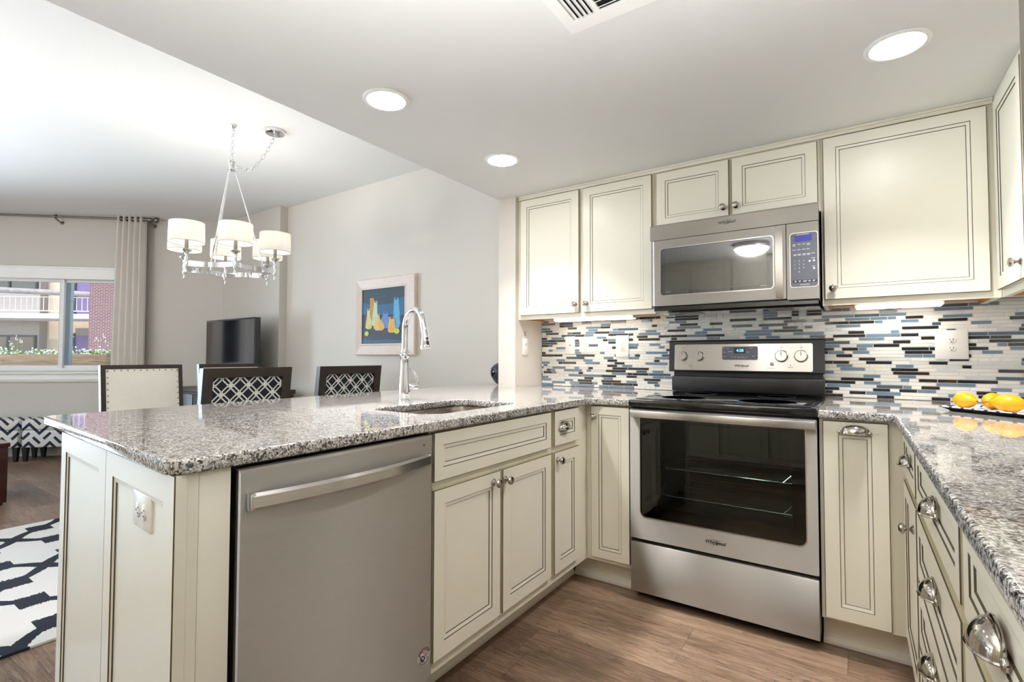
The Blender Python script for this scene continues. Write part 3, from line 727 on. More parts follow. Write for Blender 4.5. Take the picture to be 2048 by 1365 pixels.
# ------------------------------------------------------------------ range
RW = .757
t = thing('stove', 'stainless electric range with black glass cooktop and large oven window', 'stove', (RW/2, -.4, 0))
def wb(name, m, p_, fn, **k):
    mb = MB(); fn(mb); return mb.build(name, m, p_, world=True, **k)
def f(mb):
    mb.box(.003, -.742, .02, .02, -.02, .895); mb.box(RW-.02, -.742, .02, RW-.003, -.02, .895); mb.box(.0205, -.06, .02, RW-.0205, -.02, .895); mb.box(.0205, -.70, .275, RW-.0205, -.0605, .30); mb.box(.0205, -.742, .845, RW-.0205, -.0605, .895)
    mb.box(.0205, -.742, .3005, .075, -.0605, .8445); mb.box(RW-.075, -.742, .3005, RW-.0205, -.0605, .8445); mb.box(.0755, -.12, .3005, RW-.0755, -.0605, .8445); mb.box(.0205, -.70, .05, RW-.0205, -.0605, .2745)
wb('body', 'black_panel', t, f)
def f(mb): mb.box(.0757, -.70, .3007, RW-.0757, -.1205, .3035); mb.box(.0757, -.70, .8415, RW-.0757, -.1205, .8443); mb.box(.0752, -.70, .304, .078, -.1207, .841); mb.box(RW-.078, -.70, .304, RW-.0752, -.1207, .841); mb.box(.0785, -.124, .304, RW-.0785, -.1205, .841)
mat('enamel', '789A8A', .4)
wb('oven_cavity', 'enamel', t, f)
for zr in (.47, .60):
    def f(mb):
        x0, x1, y0, y1 = .085, RW-.085, -.66, -.15
        mb.tube([(x0, y0, zr), (x1, y0, zr), (x1, y1, zr), (x0, y1, zr)], .003, 6, closed=True)
        for i in range(1, 7): yy = y0+(y1-y0)*i/7; mb.tube([(x0, yy, zr), (x1, yy, zr)], .002, 5)
        for i in range(1, 4): xx_ = x0+(x1-x0)*i/4; mb.tube([(xx_, y0, zr), (xx_, y1, zr)], .002, 5)
        mb.tube([(x0+.05, y0, zr), (x0+.02, y0+.01, zr+.03), (x0+.01, y0+.1, zr+.03)], .003, 6); mb.tube([(x1-.05, y0, zr), (x1-.02, y0+.01, zr+.03), (x1-.01, y0+.1, zr+.03)], .003, 6)
    wb('oven_rack', 'chrome', t, f)
gx0, gx1, gz0, gz1 = .049, .716, .391, .862
def f(mb): mb.ring(rrect(.001, .289, RW-.001, .886, .004, 5), rrect(gx0, gz0, gx1, gz1, .004, 5, .028), -.79, -.746)
door = wb('oven_door', 'stainless', t, f)
def f(mb): mb.ring(rrect(gx0-.003, gz0-.003, gx1+.003, gz1+.003, .004, 5, .03), rrect(gx0+.001, gz0+.001, gx1-.001, gz1-.001, .004, 5, .027), -.7915, -.788)
wb('window_trim', 'stainless_bright', door, f)
def f(mb): mb.ring(rrect(gx0+.0012, gz0+.0012, gx1-.0012, gz1-.0012, .004, 5, .027), rrect(.098, .445, .667, .83, .004, 5, .01), -.783, -.779)
wb('window_border', 'black_gloss', door, f)
def f(mb): mb.prism(rrect(gx0+.0012, gz0+.0012, gx1-.0012, gz1-.0012, .004, 5, .027), -.788, -.785, 'y')
wb('window_glass', 'oven_glass', door, f)
def f(mb):
    mb.box(.012, -.828, .851, RW-.003, -.812, .884, 0, .003); mb.box(.012, -.812, .853, .045, -.7905, .882, 0, .002); mb.box(RW-.036, -.812, .853, RW-.003, -.7905, .882, 0, .002)
wb('door_handle', 'stainless_bright', door, f)
def logo(parent, x, y, z, size, m):
    text('logo', 'Whirlpool', size, facing_y(x, y, z), m, parent, shear=.25, bold=.0004)
    mb = MB(); mb.tube([(x-size*1.0, y, z+size*.35), (x-size*.2, y-.0003, z+size*.62), (x+size*1.1, y, z+size*.5), (x+size*1.0, y, z+size*.2), (x-size*.4, y, z-size*.62), (x-size*.3, y, z-size*.4)], .0007, 5)
    mb.build('swoosh', m, parent, world=True)
logo(door, .377, -.7915, .339, .020, 'print_dark')
def f(mb): mb.box(.001, -.79, .043, RW-.001, -.70, .272, 0, .004)
dr_ = wb('storage_drawer', 'stainless', t, f)
def f(mb): mb.box(.03, -.69, .0005, RW-.03, -.1, .0195); mb.box(.001, -.735, .2725, RW-.001, -.7005, .2885)
wb('base', 'black_plastic', t, f)
def f(mb): mb.box(.0015, -.806, .8985, .7585, -.10, .932, 0, .007); mb.ring([(.03, -.775), (.73, -.775), (.73, -.125), (.03, -.125)], [(.035, -.77), (.725, -.77), (.725, -.13), (.035, -.13)], 0, .001) if False else None
ck = wb('cooktop', 'black_gloss', t, f)
def f(mb):
    mb.box(.024, -.775, .9325, .736, -.13, .9355, 0, .001)
wb('glass_surface', 'black_gloss', ck, f)
for (x_, y_, r_) in ((.20, -.6, .1), (.56, -.6, .115), (.2, -.28, .075), (.56, -.28, .08)):
    def f(mb): mb.lathe([(r_, .9356), (r_+.003, .9356), (r_+.003, .9358), (r_, .9358), (r_, .9356)], (x_, y_, 0), 'z', 40)
    wb('burner_ring', 'dark_grey', ck, f)
# backguard
def f(mb):
    mb.box(-.004, -.12, .936, .755, -.045, 1.02, 0, .008); mb.box(.004, -.095, 1.0205, .747, -.045, 1.05)
    mb.prism([(-.015, 1.046), (-.118, 1.046), (-.122, 1.052), (-.105, 1.218), (-.098, 1.226), (-.015, 1.226)], -.018, .754, 'x')
bgd = wb('backguard', 'black_panel', t, f)
def gx(z): return -.122 + (z-1.052)/(1.218-1.052)*.017      # front plane of the leaning backguard
lean = math.atan2(.017, .166)
GP = Matrix.Translation((0, gx(1.06), 1.06)) @ Matrix.Rotation(-lean, 4, 'X')     # local y=0 is the front, z up the slope
mb = MB(GP); mb.prism(rrect(.014, -.004, .706, .142, .008, 4), -.003, -.0003, 'y'); pn = mb.build('control_panel', 'stainless_bright', bgd, world=True)
mb = MB(GP); mb.prism(rrect(.272, .052, .457, .131, .01, 4), -.0045, -.0031, 'y'); mb.build('display_bezel', 'stainless_bright', pn, world=True)
mb = MB(GP); mb.prism(rrect(.275, .055, .454, .128, .009, 4), -.0058, -.0046, 'y'); dp = mb.build('display', 'keypad', pn, world=True)
mb = MB(GP); mb.box(.336, -.0068, .090, .392, -.0059, .121); mb.build('clock_window', 'lcd_dark', dp, world=True)
text('clock_digits', '4:28', .021, GP @ facing_y(.366, -.0072, .1055), 'led_blue', dp)
mb = MB(GP)
for (x_, z_, w_) in ((.281, .118, .009), (.299, .118, .01), (.281, .096, .012), (.281, .073, .013), (.305, .099, .022), (.322, .068, .008), (.338, .068, .01), (.354, .068, .012), (.372, .068, .014), (.392, .068, .01), (.415, .118, .012), (.425, .074, .012), (.40, .096, .01)): mb.box(x_, -.0063, z_, x_+w_, -.0059, z_+.002)
mb.build('button_print', 'print_white', dp, world=True)['kind'] = 'stuff'
for (x_, r_) in ((.062, .0245), (.153, .0245), (.566, .028), (.655, .028)):
    mb = MB(GP); mb.lathe([(.0001, 0), (r_*1.12, 0), (r_*1.12, .003), (r_*1.02, .006), (r_, .02), (r_*.93, .0245), (.0001, .0245)], (x_, -.0032, .075), '-y', 28); kn = mb.build('knob', 'stainless_bright', pn, world=True)
    mb = MB(GP); mb.box(x_-.0012, -.0283, .077, x_+.0012, -.0278, .077+r_*.75); mb.build('pointer', 'print_dark', kn, world=True)
mb = MB(GP)
for x_ in (.062, .153, .566, .655):
    for i in range(9):
        a = R(-40+i*32); rr = .036; mb.box(x_+rr*math.cos(a)-.0022, -.0034, .073+rr*math.sin(a)-.0005, x_+rr*math.cos(a)+.0022, -.0031, .073+rr*math.sin(a)+.0005)
    mb.ring(rrect(x_-.004, .117, x_+.004, .125, .001, 2), rrect(x_-.003, .118, x_+.003, .124, .001, 2), -.0034, -.0031)
for x_ in (.106, .607): mb.lathe([(.0001, 0), (.0025, 0), (.0025, .0004), (.0001, .0004)], (x_, -.0031, .028), '-y', 10); mb.box(x_-.012, -.0034, .017, x_+.012, -.0031, .0185)
mb.box(.497, -.0034, .011, .537, -.0031, .0125)
mb.build('dial_print', 'dark_grey', pn, world=True)
mb = MB(GP); mb.lathe([(.0001, 0), (.009, 0), (.009, .004), (.007, .006), (.0001, .006)], (.521, -.0031, .033), '-y', 16); mb.build('button', 'bronze_nickel', pn, world=True)
text('logo', 'Whirlpool', .017, GP @ facing_y(.373, -.0036, .023), 'print_dark', pn, shear=.25, bold=.0003)
# ------------------------------------------------------------------ microwave
t = thing('microwave', 'stainless over-the-range microwave above the stove', 'microwave', (RW/2, -.24, 1.39))
def f(mb): mb.box(.004, -.455, 1.395, RW-.004, -.002, 1.8195)
wb('body', 'black_panel', t, f)
def f(mb):
    mb.prism([(-.445, 1.3945), (-.445, 1.372), (-.40, 1.364), (-.03, 1.364), (-.03, 1.3945)], .006, RW-.006, 'x')
un = wb('underside', 'black_gloss', t, f)
def f(mb): mb.box(.11, -.36, 1.3615, .22, -.25, 1.3635); mb.box(.53, -.36, 1.3615, .64, -.25, 1.3635)
wb('grease_filter', 'bronze_nickel', un, f)
def f(mb): mb.prism([(-.4555, 1.739), (-.488, 1.739), (-.488, 1.812), (-.482, 1.8195), (-.4555, 1.8195)], .0, RW, 'x')
gr = wb('vent_panel', 'stainless', t, f)
logo(gr, .377, -.4895, 1.785, .019, 'dark_grey')
# door : convex left edge, window ring, screen
wx0, wx1, wz0, wz1 = .053, .578, 1.447, 1.692
def f(mb):
    mb.ring(rrect(.022, 1.397, .629, 1.735, .002, 5), rrect(wx0, wz0, wx1, wz1, .016, 5), -.489, -.4558)
    n_ = 8; pts_ = [(.0, -.4558)]+[(.022-.022*math.sin(.5*PI*i/n_) if False else .022-.022*math.cos(.5*PI*i/n_), -.456-.033*math.sin(.5*PI*i/n_)) for i in range(n_+1)]+[(.022, -.4558)]
    mb.prism(pts_, 1.397, 1.735, 'z', 0, True)
door = wb('door', 'stainless', t, f)
def f(mb): mb.ring(rrect(wx0-.003, wz0-.003, wx1+.003, wz1+.003, .018, 5), rrect(wx0+.002, wz0+.002, wx1-.002, wz1-.002, .015, 5), -.4905, -.488)
wb('window_trim', 'stainless_bright', door, f)
def f(mb): mb.prism(rrect(wx0+.0021, wz0+.0021, wx1-.0021, wz1-.0021, .015, 5), -.4865, -.484, 'y')
inp(mat('mw_border', '303035', .05, coat=1.).node_tree.nodes['Principled BSDF'], 'Coat IOR', 1.7); inp(MATS['mw_border'].node_tree.nodes['Principled BSDF'], 'Coat Roughness', .02)
wg = wb('window_glass', 'mw_border', door, f)
def f(mb): mb.prism(rrect(.079, 1.466, .549, 1.662, .003, 3), -.4872, -.4866, 'y')
wb('window_screen', 'mw_screen', wg, f)
def f(mb): mb.box(.079, -.4876, 1.4635, .106, -.4873, 1.4645); mb.box(.522, -.4876, 1.4635, .549, -.4873, 1.4645)
wb('window_print', 'print_white', wg, f)
def f(mb):
    N_ = 10; pts_ = []
    for i in range(N_+1):
        u = i/N_; pts_.append((-.494-.018*math.sin(PI*u)**.6, 1.402+.328*u))
    pts_ += [(-.4895, 1.73), (-.4895, 1.402)]
    mb.prism(pts_, .588, .618, 'x', 0, True)
wb('handle', 'stainless_bright', door, f)
def f(mb): mb.ring(rrect(.632, 1.391, RW, 1.735, .004, 5), rrect(.646, 1.445, .7535, 1.689, .012, 5), -.489, -.4558)
cp = wb('control_panel', 'stainless', t, f)
def f(mb): mb.ring(rrect(.644, 1.443, .7555, 1.691, .013, 5), rrect(.6475, 1.4465, .752, 1.6875, .011, 5), -.4903, -.4885)
wb('keypad_trim', 'stainless_bright', cp, f)
def f(mb): mb.prism(rrect(.6476, 1.4466, .7519, 1.6874, .011, 5), -.4885, -.486, 'y')
kp = wb('keypad', 'keypad', cp, f)
def f(mb): mb.box(.664, -.4893, 1.65, .732, -.4886, 1.677)
wb('display', 'lcd_blue', kp, f)
def f(mb):
    for (z_, xs, ww) in ((1.637, (.657, .677, .695, .713), .012), (1.632, (.657, .713), .012), (1.613, (.656, .675, .694, .711), .013), (1.592, (.66, .677, .696, .713, .73), .013), (1.588, (.66, .677, .696, .713), .012), (1.57, (.729,), .015), (1.533, (.732,), .011)):
        for x_ in xs: mb.box(x_-.001, -.4891, z_, x_+ww-.001, -.4886, z_+.002)
    for x_, w_ in ((.662, .009), (.678, .01), (.695, .017), (.716, .01), (.732, .011)): mb.box(x_, -.4893, 1.4715, x_+w_, -.4889, 1.4735); mb.box(x_, -.4893, 1.468, x_+w_*.8, -.4889, 1.4695)
    mb.box(.684, -.4891, 1.4545, .72, -.4886, 1.4562); mb.box(.672, -.4891, 1.6805, .72, -.4886, 1.6822)
    for (x_, z_) in ((.7385, 1.56), (.7385, 1.525), (.722, 1.559)): mb.lathe([(.0001, 0), (.0042, 0), (.0042, .0004), (.0001, .0004)], (x_, -.4886, z_), '-y', 12)
wb('key_print', 'print_white', kp, f)['kind'] = 'stuff'
def f(mb): mb.box(.656, -.4888, 1.465, .748, -.4886, 1.4765)
wb('key_strip', 'dark_slot', kp, f)
for i, ch in enumerate(['1', '2', '3', '4', '5', '6', '7', '8', '9', '0']):
    x_ = .664+.0175*(i % 3) if i < 9 else .6815; z_ = 1.563-.0165*(i//3) if i < 9 else 1.5135
    text('key_digit', ch, .0085, facing_y(x_, -.489, z_), 'print_white', kp)

# ------------------------------------------------------------------ upper cabinets
YU = -.3063; ZT = KC-.0325
def up(name, label, x0, x1, z0, fronts, wood=True):
    return cabinet(name, label, (x0, YU, 0), 0, x1-x0, .3055, z0, KC-.0015, fronts, wood_under=wood)
up('wall_cabinet', 'cream double-door upper cabinet left of the microwave', -.9525, -.0335, 1.372, [
    dict(k='door', x=(.026, .4533), z=(1.398, 2.155), knob=(.43, 1.45)), dict(k='door', x=(.4783, .906), z=(1.398, 2.155), knob=(.505, 1.45))])
up('wall_cabinet', 'short cream double-door upper cabinet directly above the microwave', -.0325, .760, 1.8215, [
    dict(k='door', x=(.012, .3905), z=(1.845, 2.152), fr=.05, knob=(.363, 1.903)), dict(k='door', x=(.404, .7815), z=(1.845, 2.152), fr=.05, knob=(.425, 1.903))], False)
up('wall_cabinet', 'large cream single-door upper cabinet right of the microwave', .761, 1.3715, 1.372, [
    dict(k='door', x=(.010, .5767), z=(1.398, 2.155), knob=(.043, 1.448))])
cabinet('wall_cabinet', 'cream upper cabinet on the right wall, seen edge-on beside the big door', (1.3725, -.3072, 0), RR, .46, .325, 1.372, KC-.0015, [
    dict(k='door', x=(.035, .425), z=(1.398, 2.155), knob=(.392, 1.457))], wood_under=True)
mb = MB(); mb.box(-.952, YU-.012, KC-.026, 1.3585, YU-.0003, KC-.0005, 0, .003); mb.box(-.952, YU-.02, KC-.011, 1.3585, YU-.0123, KC-.0005, 0, .002)
o = struct('trim_1', mb, 'cream')
mb = MB(); mb.box(1.3595, -.77, KC-.026, 1.3722, YU-.001, KC-.0005, 0, .003); struct('trim_2', mb, 'cream')
# under-cabinet lights
def bar_light(x0, x1, y, label):
    t = thing('under_cabinet_light', label, 'light', ((x0+x1)/2, y, 1.379), 0, 'under-cabinet lights'); w = (x1-x0)/2
    MB().box(-w, -.03, -.0125, w, .04, .008, 0, .003).build('housing', 'white_plastic', t)
    MB().box(-w+.008, -.042, -.013, w-.008, .02, -.002, 0, .004).box(-w+.008, -.02, -.017, w-.008, .03, -.0128, 0, .001).build('lens', 'tube_white', t)
    lamp('bar_glow', 'AREA', (0, .0, -.022), UNDER_P, size=2*w-.03, size_y=.04, shape='RECTANGLE', color=(1, .97, .92), parent=t)
bar_light(-.765, -.215, -.14, 'slim lit white bar lamp under the upper cabinet left of the stove')
bar_light(.883, 1.213, -.13, 'slim lit white bar lamp under the large upper cabinet right of the stove')

# ------------------------------------------------------------------ mosaic backsplash
mb = MB(); X0, X1, Z0, Z1 = -.9515, 1.698, CT+.001, 1.392
mb.box(X0, -.006, Z0, X1, -.0008, Z1, 6)
rh = .0168; nr = int((Z1-Z0)/rh); gp = .0012
rnd = random.Random(11)
for r_ in range(nr):
    x = X0 - rnd.random()*.1; z = Z0 + r_*rh; run = 0
    while x < X1:
        L = rnd.choice([.034, .034, .069, .069, .069, .104, .104, .138])
        q = rnd.random()
        if run > 0 and rnd.random() < .5: mi = rnd.choice([0, 0, 1, 2, 2]); run = 0
        else: mi = 0 if q < .2 else 1 if q < .32 else 2 if q < .44 else 3 if q < .68 else 4 if q < .87 else 5 if q < .95 else 7
        if mi in (3, 4, 5, 7): run = 1
        a, b_ = max(x+gp, X0), min(x+L-gp, X1)
        if b_ - a > .004:
            y = -.0085 - rnd.random()*.0006; za, zb_ = z+gp, z+rh-gp
            mb.add([(a, -.006, za), (b_, -.006, za), (b_, -.006, zb_), (a, -.006, zb_), (a+.001, y, za+.001), (b_-.001, y, za+.001), (b_-.001, y, zb_-.001), (a+.001, y, zb_-.001)],
                   [(4, 5, 6, 7), (0, 1, 5, 4), (1, 2, 6, 5), (2, 3, 7, 6), (3, 0, 4, 7)], mi)
        x += L
o = mb.build('mosaic_backsplash', ['tile_white', 'tile_pale', 'tile_cream', 'tile_blue', 'tile_dark', 'tile_brown', 'grout', 'tile_slate'])
tag(o, 'linear glass mosaic backsplash in white, blue and black strips', 'backsplash')

# ------------------------------------------------------------------ outlets
def outlet(label, mtx, kind, w=.07, h=.115, group=None):
    t = bpy.data.objects.new('wall_outlet', None); COL.objects.link(t); t.matrix_world = mtx; WM[t.name] = mtx.copy(); tag(t, label, 'outlet' if kind != 'jack' else 'wall plate')
    pl = MB().box(-w/2, -.006, -h/2, w/2, 0, h/2, 0, .003).build('cover_plate', 'white_plastic', t)
    if kind == 'duplex':
        for dz in (-.0195, .0195):
            mb = MB(); mb.lathe([(.0001, 0), (.017, 0), (.017, .0022), (.0155, .003), (.0001, .003)], (0, -.0058, dz), '-y', 24, 0, 1., .82); s_ = mb.build('socket', 'white_plastic', t)
            MB().box(-.007, -.0092, dz+.001, -.005, -.0086, dz+.009).box(.005, -.0092, dz+.0, .007, -.0086, dz+.009).lathe([(.0001, 0), (.0024, 0), (.0024, .0005), (.0001, .0005)], (0, -.0087, dz-.006), '-y', 10).build('slot', 'dark_slot', s_)
        MB().lathe([(.0001, 0), (.003, 0), (.0025, .0012), (.0001, .0012)], (0, -.006, 0), '-y', 10).build('screw', 'white_plastic', t)
    elif kind == 'decora':
        mb = MB().box(-.0165, -.0085, -.033, .0165, -.0058, .033, 0, .0015); s_ = mb.build('socket', 'off_white_plastic', t)
        mb = MB()
        for dz in (-.017, .017): mb.box(-.007, -.009, dz, -.005, -.0084, dz+.009).box(.005, -.009, dz, .007, -.0084, dz+.008).lathe([(.0001, 0), (.0024, 0), (.0024, .0005), (.0001, .0005)], (0, -.0085, dz-.006), '-y', 10)
        mb.build('slot', 'dark_slot', s_)
        MB().lathe([(.0001, 0), (.003, 0), (.0001, .001)], (0, -.006, .046), '-y', 8).lathe([(.0001, 0), (.003, 0), (.0001, .001)], (0, -.006, -.046), '-y', 8).build('screw', 'white_plastic', t)
    else:
        MB().lathe([(.0001, 0), (.0045, 0), (.0045, .003), (.0001, .003)], (0, -.006, 0), '-y', 12).build('jack', 'dark_grey', t)
        MB().lathe([(.0001, 0), (.003, 0), (.0001, .001)], (0, -.006, .042), '-y', 8).lathe([(.0001, 0), (.003, 0), (.0001, .001)], (0, -.006, -.042), '-y', 8).build('screw', 'white_plastic', t)
    return t
TR = Matrix.Translation
outlet('white wall plate with a small centre jack on the mosaic, nearest the corner', TR((-.724, -.0095, 1.208)), 'jack', .075, .12)
outlet('white rectangular-socket outlet on the mosaic, just left of the stove', TR((-.349, -.0095, 1.198)), 'decora', .088, .14)
outlet('oversized white duplex outlet on the mosaic above the lemons', TR((1.25, -.0095, 1.19)), 'duplex', .118, .135)
outlet('white outlet on the plain side of the short wall beside the sink', TR((-.9525, -.226, 1.196)) @ Matrix.Rotation(R(90), 4, 'Z'), 'duplex')
outlet('white outlet turned sideways on the peninsula end panel', TR((-.2155, -2.60, 0)) @ Matrix.Rotation(R(-3.9), 4, 'Z') @ TR((-.199, -.0146, .79)) @ Matrix.Rotation(R(90), 4, 'Y'), 'duplex', .078, .118)
t = thing('notice_sticker', 'tiny faint printed label on the short wall above its outlet', 'sticker', (-.9525, -.226, 1.285), R(90))
mb = MB()
for i in range(5): mb.box(-.016+(.003 if i % 2 else 0), -.0008, .012-i*.0065, .016-(.004 if i % 2 else 0), -.0002, .0145-i*.0065)
mb.build('print', 'wall_grey' if False else 'dark_grey', t)

# ------------------------------------------------------------------ tray, lemons, vase
tcx, tcy, ta = 1.342, -.607, R(-45.5)
t = thing('serving_tray', 'white rectangular tray with blue brush pattern holding the lemons', 'tray', (tcx, tcy, CT), ta)
L2, W2 = .20, .085
mb = MB(); rings = []
for ins, h in ((.02, .001), (.018, .004), (.0, .014), (-.002, .017), (.002, .0185), (.012, .013), (.02, .0125)):
    rings.append([(a, b_, h) for a, b_ in rrect(-L2+ins, -W2+ins, L2-ins, W2-ins, .02, 4)])
n = len(rings[0])
for a in range(len(rings)-1): mb.add(rings[a]+rings[a+1], [(i, (i+1) % n, n+(i+1) % n, n+i) for i in range(n)], 1 if a < 2 else 0, True)
mb.add(rings[-1], [tuple(range(n))], 0); mb.add(rings[0], [tuple(range(n))[::-1]], 1); mb.build('dish', ['tray_glaze', 'black_plastic'], t)
def lemon(x, y, ang, tilt, sc, label):
    t = thing('lemon', label, 'lemon', (x, y, CT+.0125+.0305*sc), R(ang), 'lemons on the tray')
    rot = Matrix.Rotation(R(90+tilt), 3, 'Y')
    prof = [(.0001, -.049), (.004, -.0475), (.0075, -.043), (.014, -.037), (.0225, -.027), (.028, -.014), (.0305, 0), (.029, .013), (.0235, .026), (.016, .0345), (.010, .039), (.0085, .0425), (.006, .046), (.0001, .0472)]
    MB().lathe([(a*sc, b_*sc) for a, b_ in prof], (0, 0, 0), 'z', 24, rot=rot).build('fruit', 'lemon', t)
    MB().lathe([(.0001, -.0505*sc), (.0028, -.050*sc), (.0034, -.0465*sc), (.0001, -.046*sc)], (0, 0, 0), 'z', 10, rot=rot).build('stem_end', 'lemon_tip', t)
lemon(1.222, -.530, 128, 0, .98, 'leftmost lemon on the tray, its stem scar facing the camera')
lemon(1.300, -.525, 60, 0, 1., 'rear lemon on the tray, half hidden, nipple towards the camera')
lemon(1.325, -.632, 155, 0, 1.03, 'front right lemon on the tray, lying lengthwise')
t = thing('ball_vase', 'small glossy navy round vase on the counter behind the short wall', 'vase', (-1.205, -.14, CT))
MB().lathe([(.0001, 0), (.022, 0), (.03, .004), (.055, .025), (.078, .06), (.084, .088), (.079, .118), (.06, .143), (.035, .157), (.025, .16), (.022, .158), (.03, .14), (.0001, .12)], seg=32).build('bowl', 'navy_gloss', t)
MB().lathe([(.024, .157), (.027, .16), (.024, .163), (.021, .16), (.024, .157)], seg=24).build('rim', 'navy_gloss', t)

# ------------------------------------------------------------------ dining table and chairs
t = thing('dining_table', 'dark brown rectangular dining table behind the peninsula', 'table', (-2.58, -1.05, .0125))
MB().box(-.40, -.86, .728, .40, .86, .768, 0, .006).build('tabletop', 'espresso', t)
MB().box(-.33, -.78, .65, .33, -.755, .7275).box(-.33, .755, .65, .33, .78, .7275).box(-.33, -.7545, .65, -.305, .7545, .7275).box(.305, -.7545, .65, .33, .7545, .7275).build('apron', 'espresso', t)
for sx in (-1, 1):
    for sy in (-1, 1): MB().box(sx*.36-.03, sy*.825-.03, 0, sx*.36+.03, sy*.825+.03, .7275, 0, .004).build('leg', 'espresso', t)
# chair: local +x is the back (outer) side, person faces -x
def make_chair(label, group):
    t = thing('dining_chair', label, 'chair', (0, 0, 0), 0, group)
    hw = .258
    def bx(z): return .20 + max(0, z-.45)*.115            # backrest leans outwards
    def slab_(mb, y0, y1, z0, z1, d0, d1, mi=0):
        mb.add([(bx(z0)+d0, y0, z0), (bx(z0)+d1, y0, z0), (bx(z0)+d1, y1, z0), (bx(z0)+d0, y1, z0), (bx(z1)+d0, y0, z1), (bx(z1)+d1, y0, z1), (bx(z1)+d1, y1, z1), (bx(z1)+d0, y1, z1)],
               [(0, 3, 2, 1), (4, 5, 6, 7), (0, 1, 5, 4), (1, 2, 6, 5), (2, 3, 7, 6), (3, 0, 4, 7)], mi)
    mb = MB(); slab_(mb, -hw, hw, .995, 1.05, 0, .04); slab_(mb, -hw, -hw+.055, .45, .995, 0, .04); slab_(mb, hw-.055, hw, .45, .995, 0, .04); slab_(mb, -hw+.055, hw-.055, .47, .55, 0, .04)
    mb.build('back_frame', 'espresso', t)
    mb = MB(); slab_(mb, -hw+.0555, hw-.0555, .5505, .9945, .012, .028); mb.build('back_fabric', 'lattice_fabric', t)
    mb = MB(); n_ = 8
    vs = []; fs = []
    for i in range(n_+1):
        for j in range(n_+1):
            y = -hw+.03+(2*hw-.06)*i/n_; z = .53+.49*j/n_; bul = .022*(1-(2*i/n_-1)**4)*(1-(2*j/n_-1)**4); vs.append((bx(z)-.002-bul, y, z))
    for i in range(n_):
        for j in range(n_): a = i*(n_+1)+j; fs.append((a, a+1, a+n_+2, a+n_+1))
    o_ = len(vs); vs += [(bx(.53)+.0-.0005, -hw+.03, .53), (bx(.53)-.0005, hw-.03, .53), (bx(1.02)-.0005, hw-.03, 1.02), (bx(1.02)-.0005, -hw+.03, 1.02)]; fs.append((o_, o_+1, o_+2, o_+3))
    mb.add(vs, fs, 0, True); pad = mb.build('back_cushion', 'leather', t)
    mb = MB()
    for i in range(12):
        y = -hw+.038+(2*hw-.076)*i/11
        for z in ((1.011,)): mb.sphere((bx(z)-.006, y, z), .0055, 8, 5)
        z = .54+.465*i/11
        for y_ in (-hw+.038, hw-.038): mb.sphere((bx(z)-.006, y_, z), .0055, 8, 5)
    mb.build('nailheads', 'nailhead', pad)
    MB().box(-.24, -hw+.01, .42, .19, hw-.01, .50, 0, .02, 3).build('seat', 'leather', t)
    MB().box(-.235, -hw+.012, .36, .20, hw-.012, .4195).build('seat_frame', 'espresso', t)
    for sx_, sy_ in ((-.215, -1), (-.215, 1), (.205, -1), (.205, 1)):
        MB().box(sx_-.022, sy_*(hw-.03)-.022, 0, sx_+.022, sy_*(hw-.03)+.022, .3595 if sx_ < 0 else .3595).build('leg', 'espresso', t)
    mb = MB()
    return t
RUGT = .0125
c0 = make_chair('dark-framed dining chair with navy lattice back, nearer the left of the two', 'dining chairs'); c0.location = (-2.32, -1.515, RUGT)
dup(c0, (-2.32, -.80, RUGT), 0, 'dark-framed dining chair with navy lattice back, left of the faucet')
dup(c0, (-3.20, -1.535, RUGT), PI, 'dining chair showing its cream studded back cushion, beside the curtain')
dup(c0, (-3.26, -.87, RUGT), PI, 'dining chair whose cream studded cushion just shows below the television')

# ------------------------------------------------------------------ rug
mb = MB(); mb.box(-3.66, -3.0, .0005, -1.755, -.1, .012, 0, .003); o = mb.build('area_rug', 'rug_weave'); tag(o, 'cream rug with navy trellis lines under the dining table', 'rug')

# ------------------------------------------------------------------ chandelier
HC = Vector((-2.688, -1.312, 0)); 
t = thing('chandelier', 'polished chrome chandelier with six white drum shades over the dining table', 'chandelier', (HC.x, HC.y, DC))
HK = Vector((-2.646-HC.x, -1.327-HC.y, 0)); CN = Vector((-2.496-HC.x, -1.114-HC.y, 0))
z_ = lambda v: v - DC
MB().lathe([(.0001, -.0005), (.066, -.0005), (.066, -.012), (.062, -.022), (.02, -.026), (.0001, -.026)], CN, seg=32).build('canopy', 'chrome', t)
MB().lathe([(.0001, -.0005), (.016, -.0005), (.018, -.012), (.012, -.02), (.0001, -.02)], HK, seg=20).tube([HK+Vector((0, 0, -.02)), HK+Vector((.008, 0, -.03)), HK+Vector((.004, 0, -.045)), HK+Vector((-.008, 0, -.04))], .003, 6).build('ceiling_hook', 'chrome', t)
def chain(pts, n):
    # pts: polyline; n links
    seg = [0]
    for a, b_ in zip(pts[:-1], pts[1:]): seg.append(seg[-1]+(b_-a).length)
    def at(s_):
        for i in range(len(pts)-1):
            if s_ <= seg[i+1] or i == len(pts)-2: return pts[i].lerp(pts[i+1], (s_-seg[i])/max(seg[i+1]-seg[i], 1e-6))
    mb = MB(); Lk = seg[-1]/n
    for i in range(n):
        a, b_ = at(i*Lk), at((i+1)*Lk); c = (a+b_)/2; d_ = (b_-a).normalized()
        s_ = d_.cross(Vector((.3, .9, .1))).normalized(); q = s_ if i % 2 else d_.cross(s_).normalized()
        mb.tube([c + d_*Lk*.66*math.cos(2*PI*k_/12) + q*.0095*math.sin(2*PI*k_/12) for k_ in range(12)], .0022, 5, closed=True)
    return mb
HUBZ = 2.455
hub = Vector((HC.x-2.672+2.688-HC.x, -.011, z_(HUBZ)))
hub = Vector((.016, -.011, z_(HUBZ)))
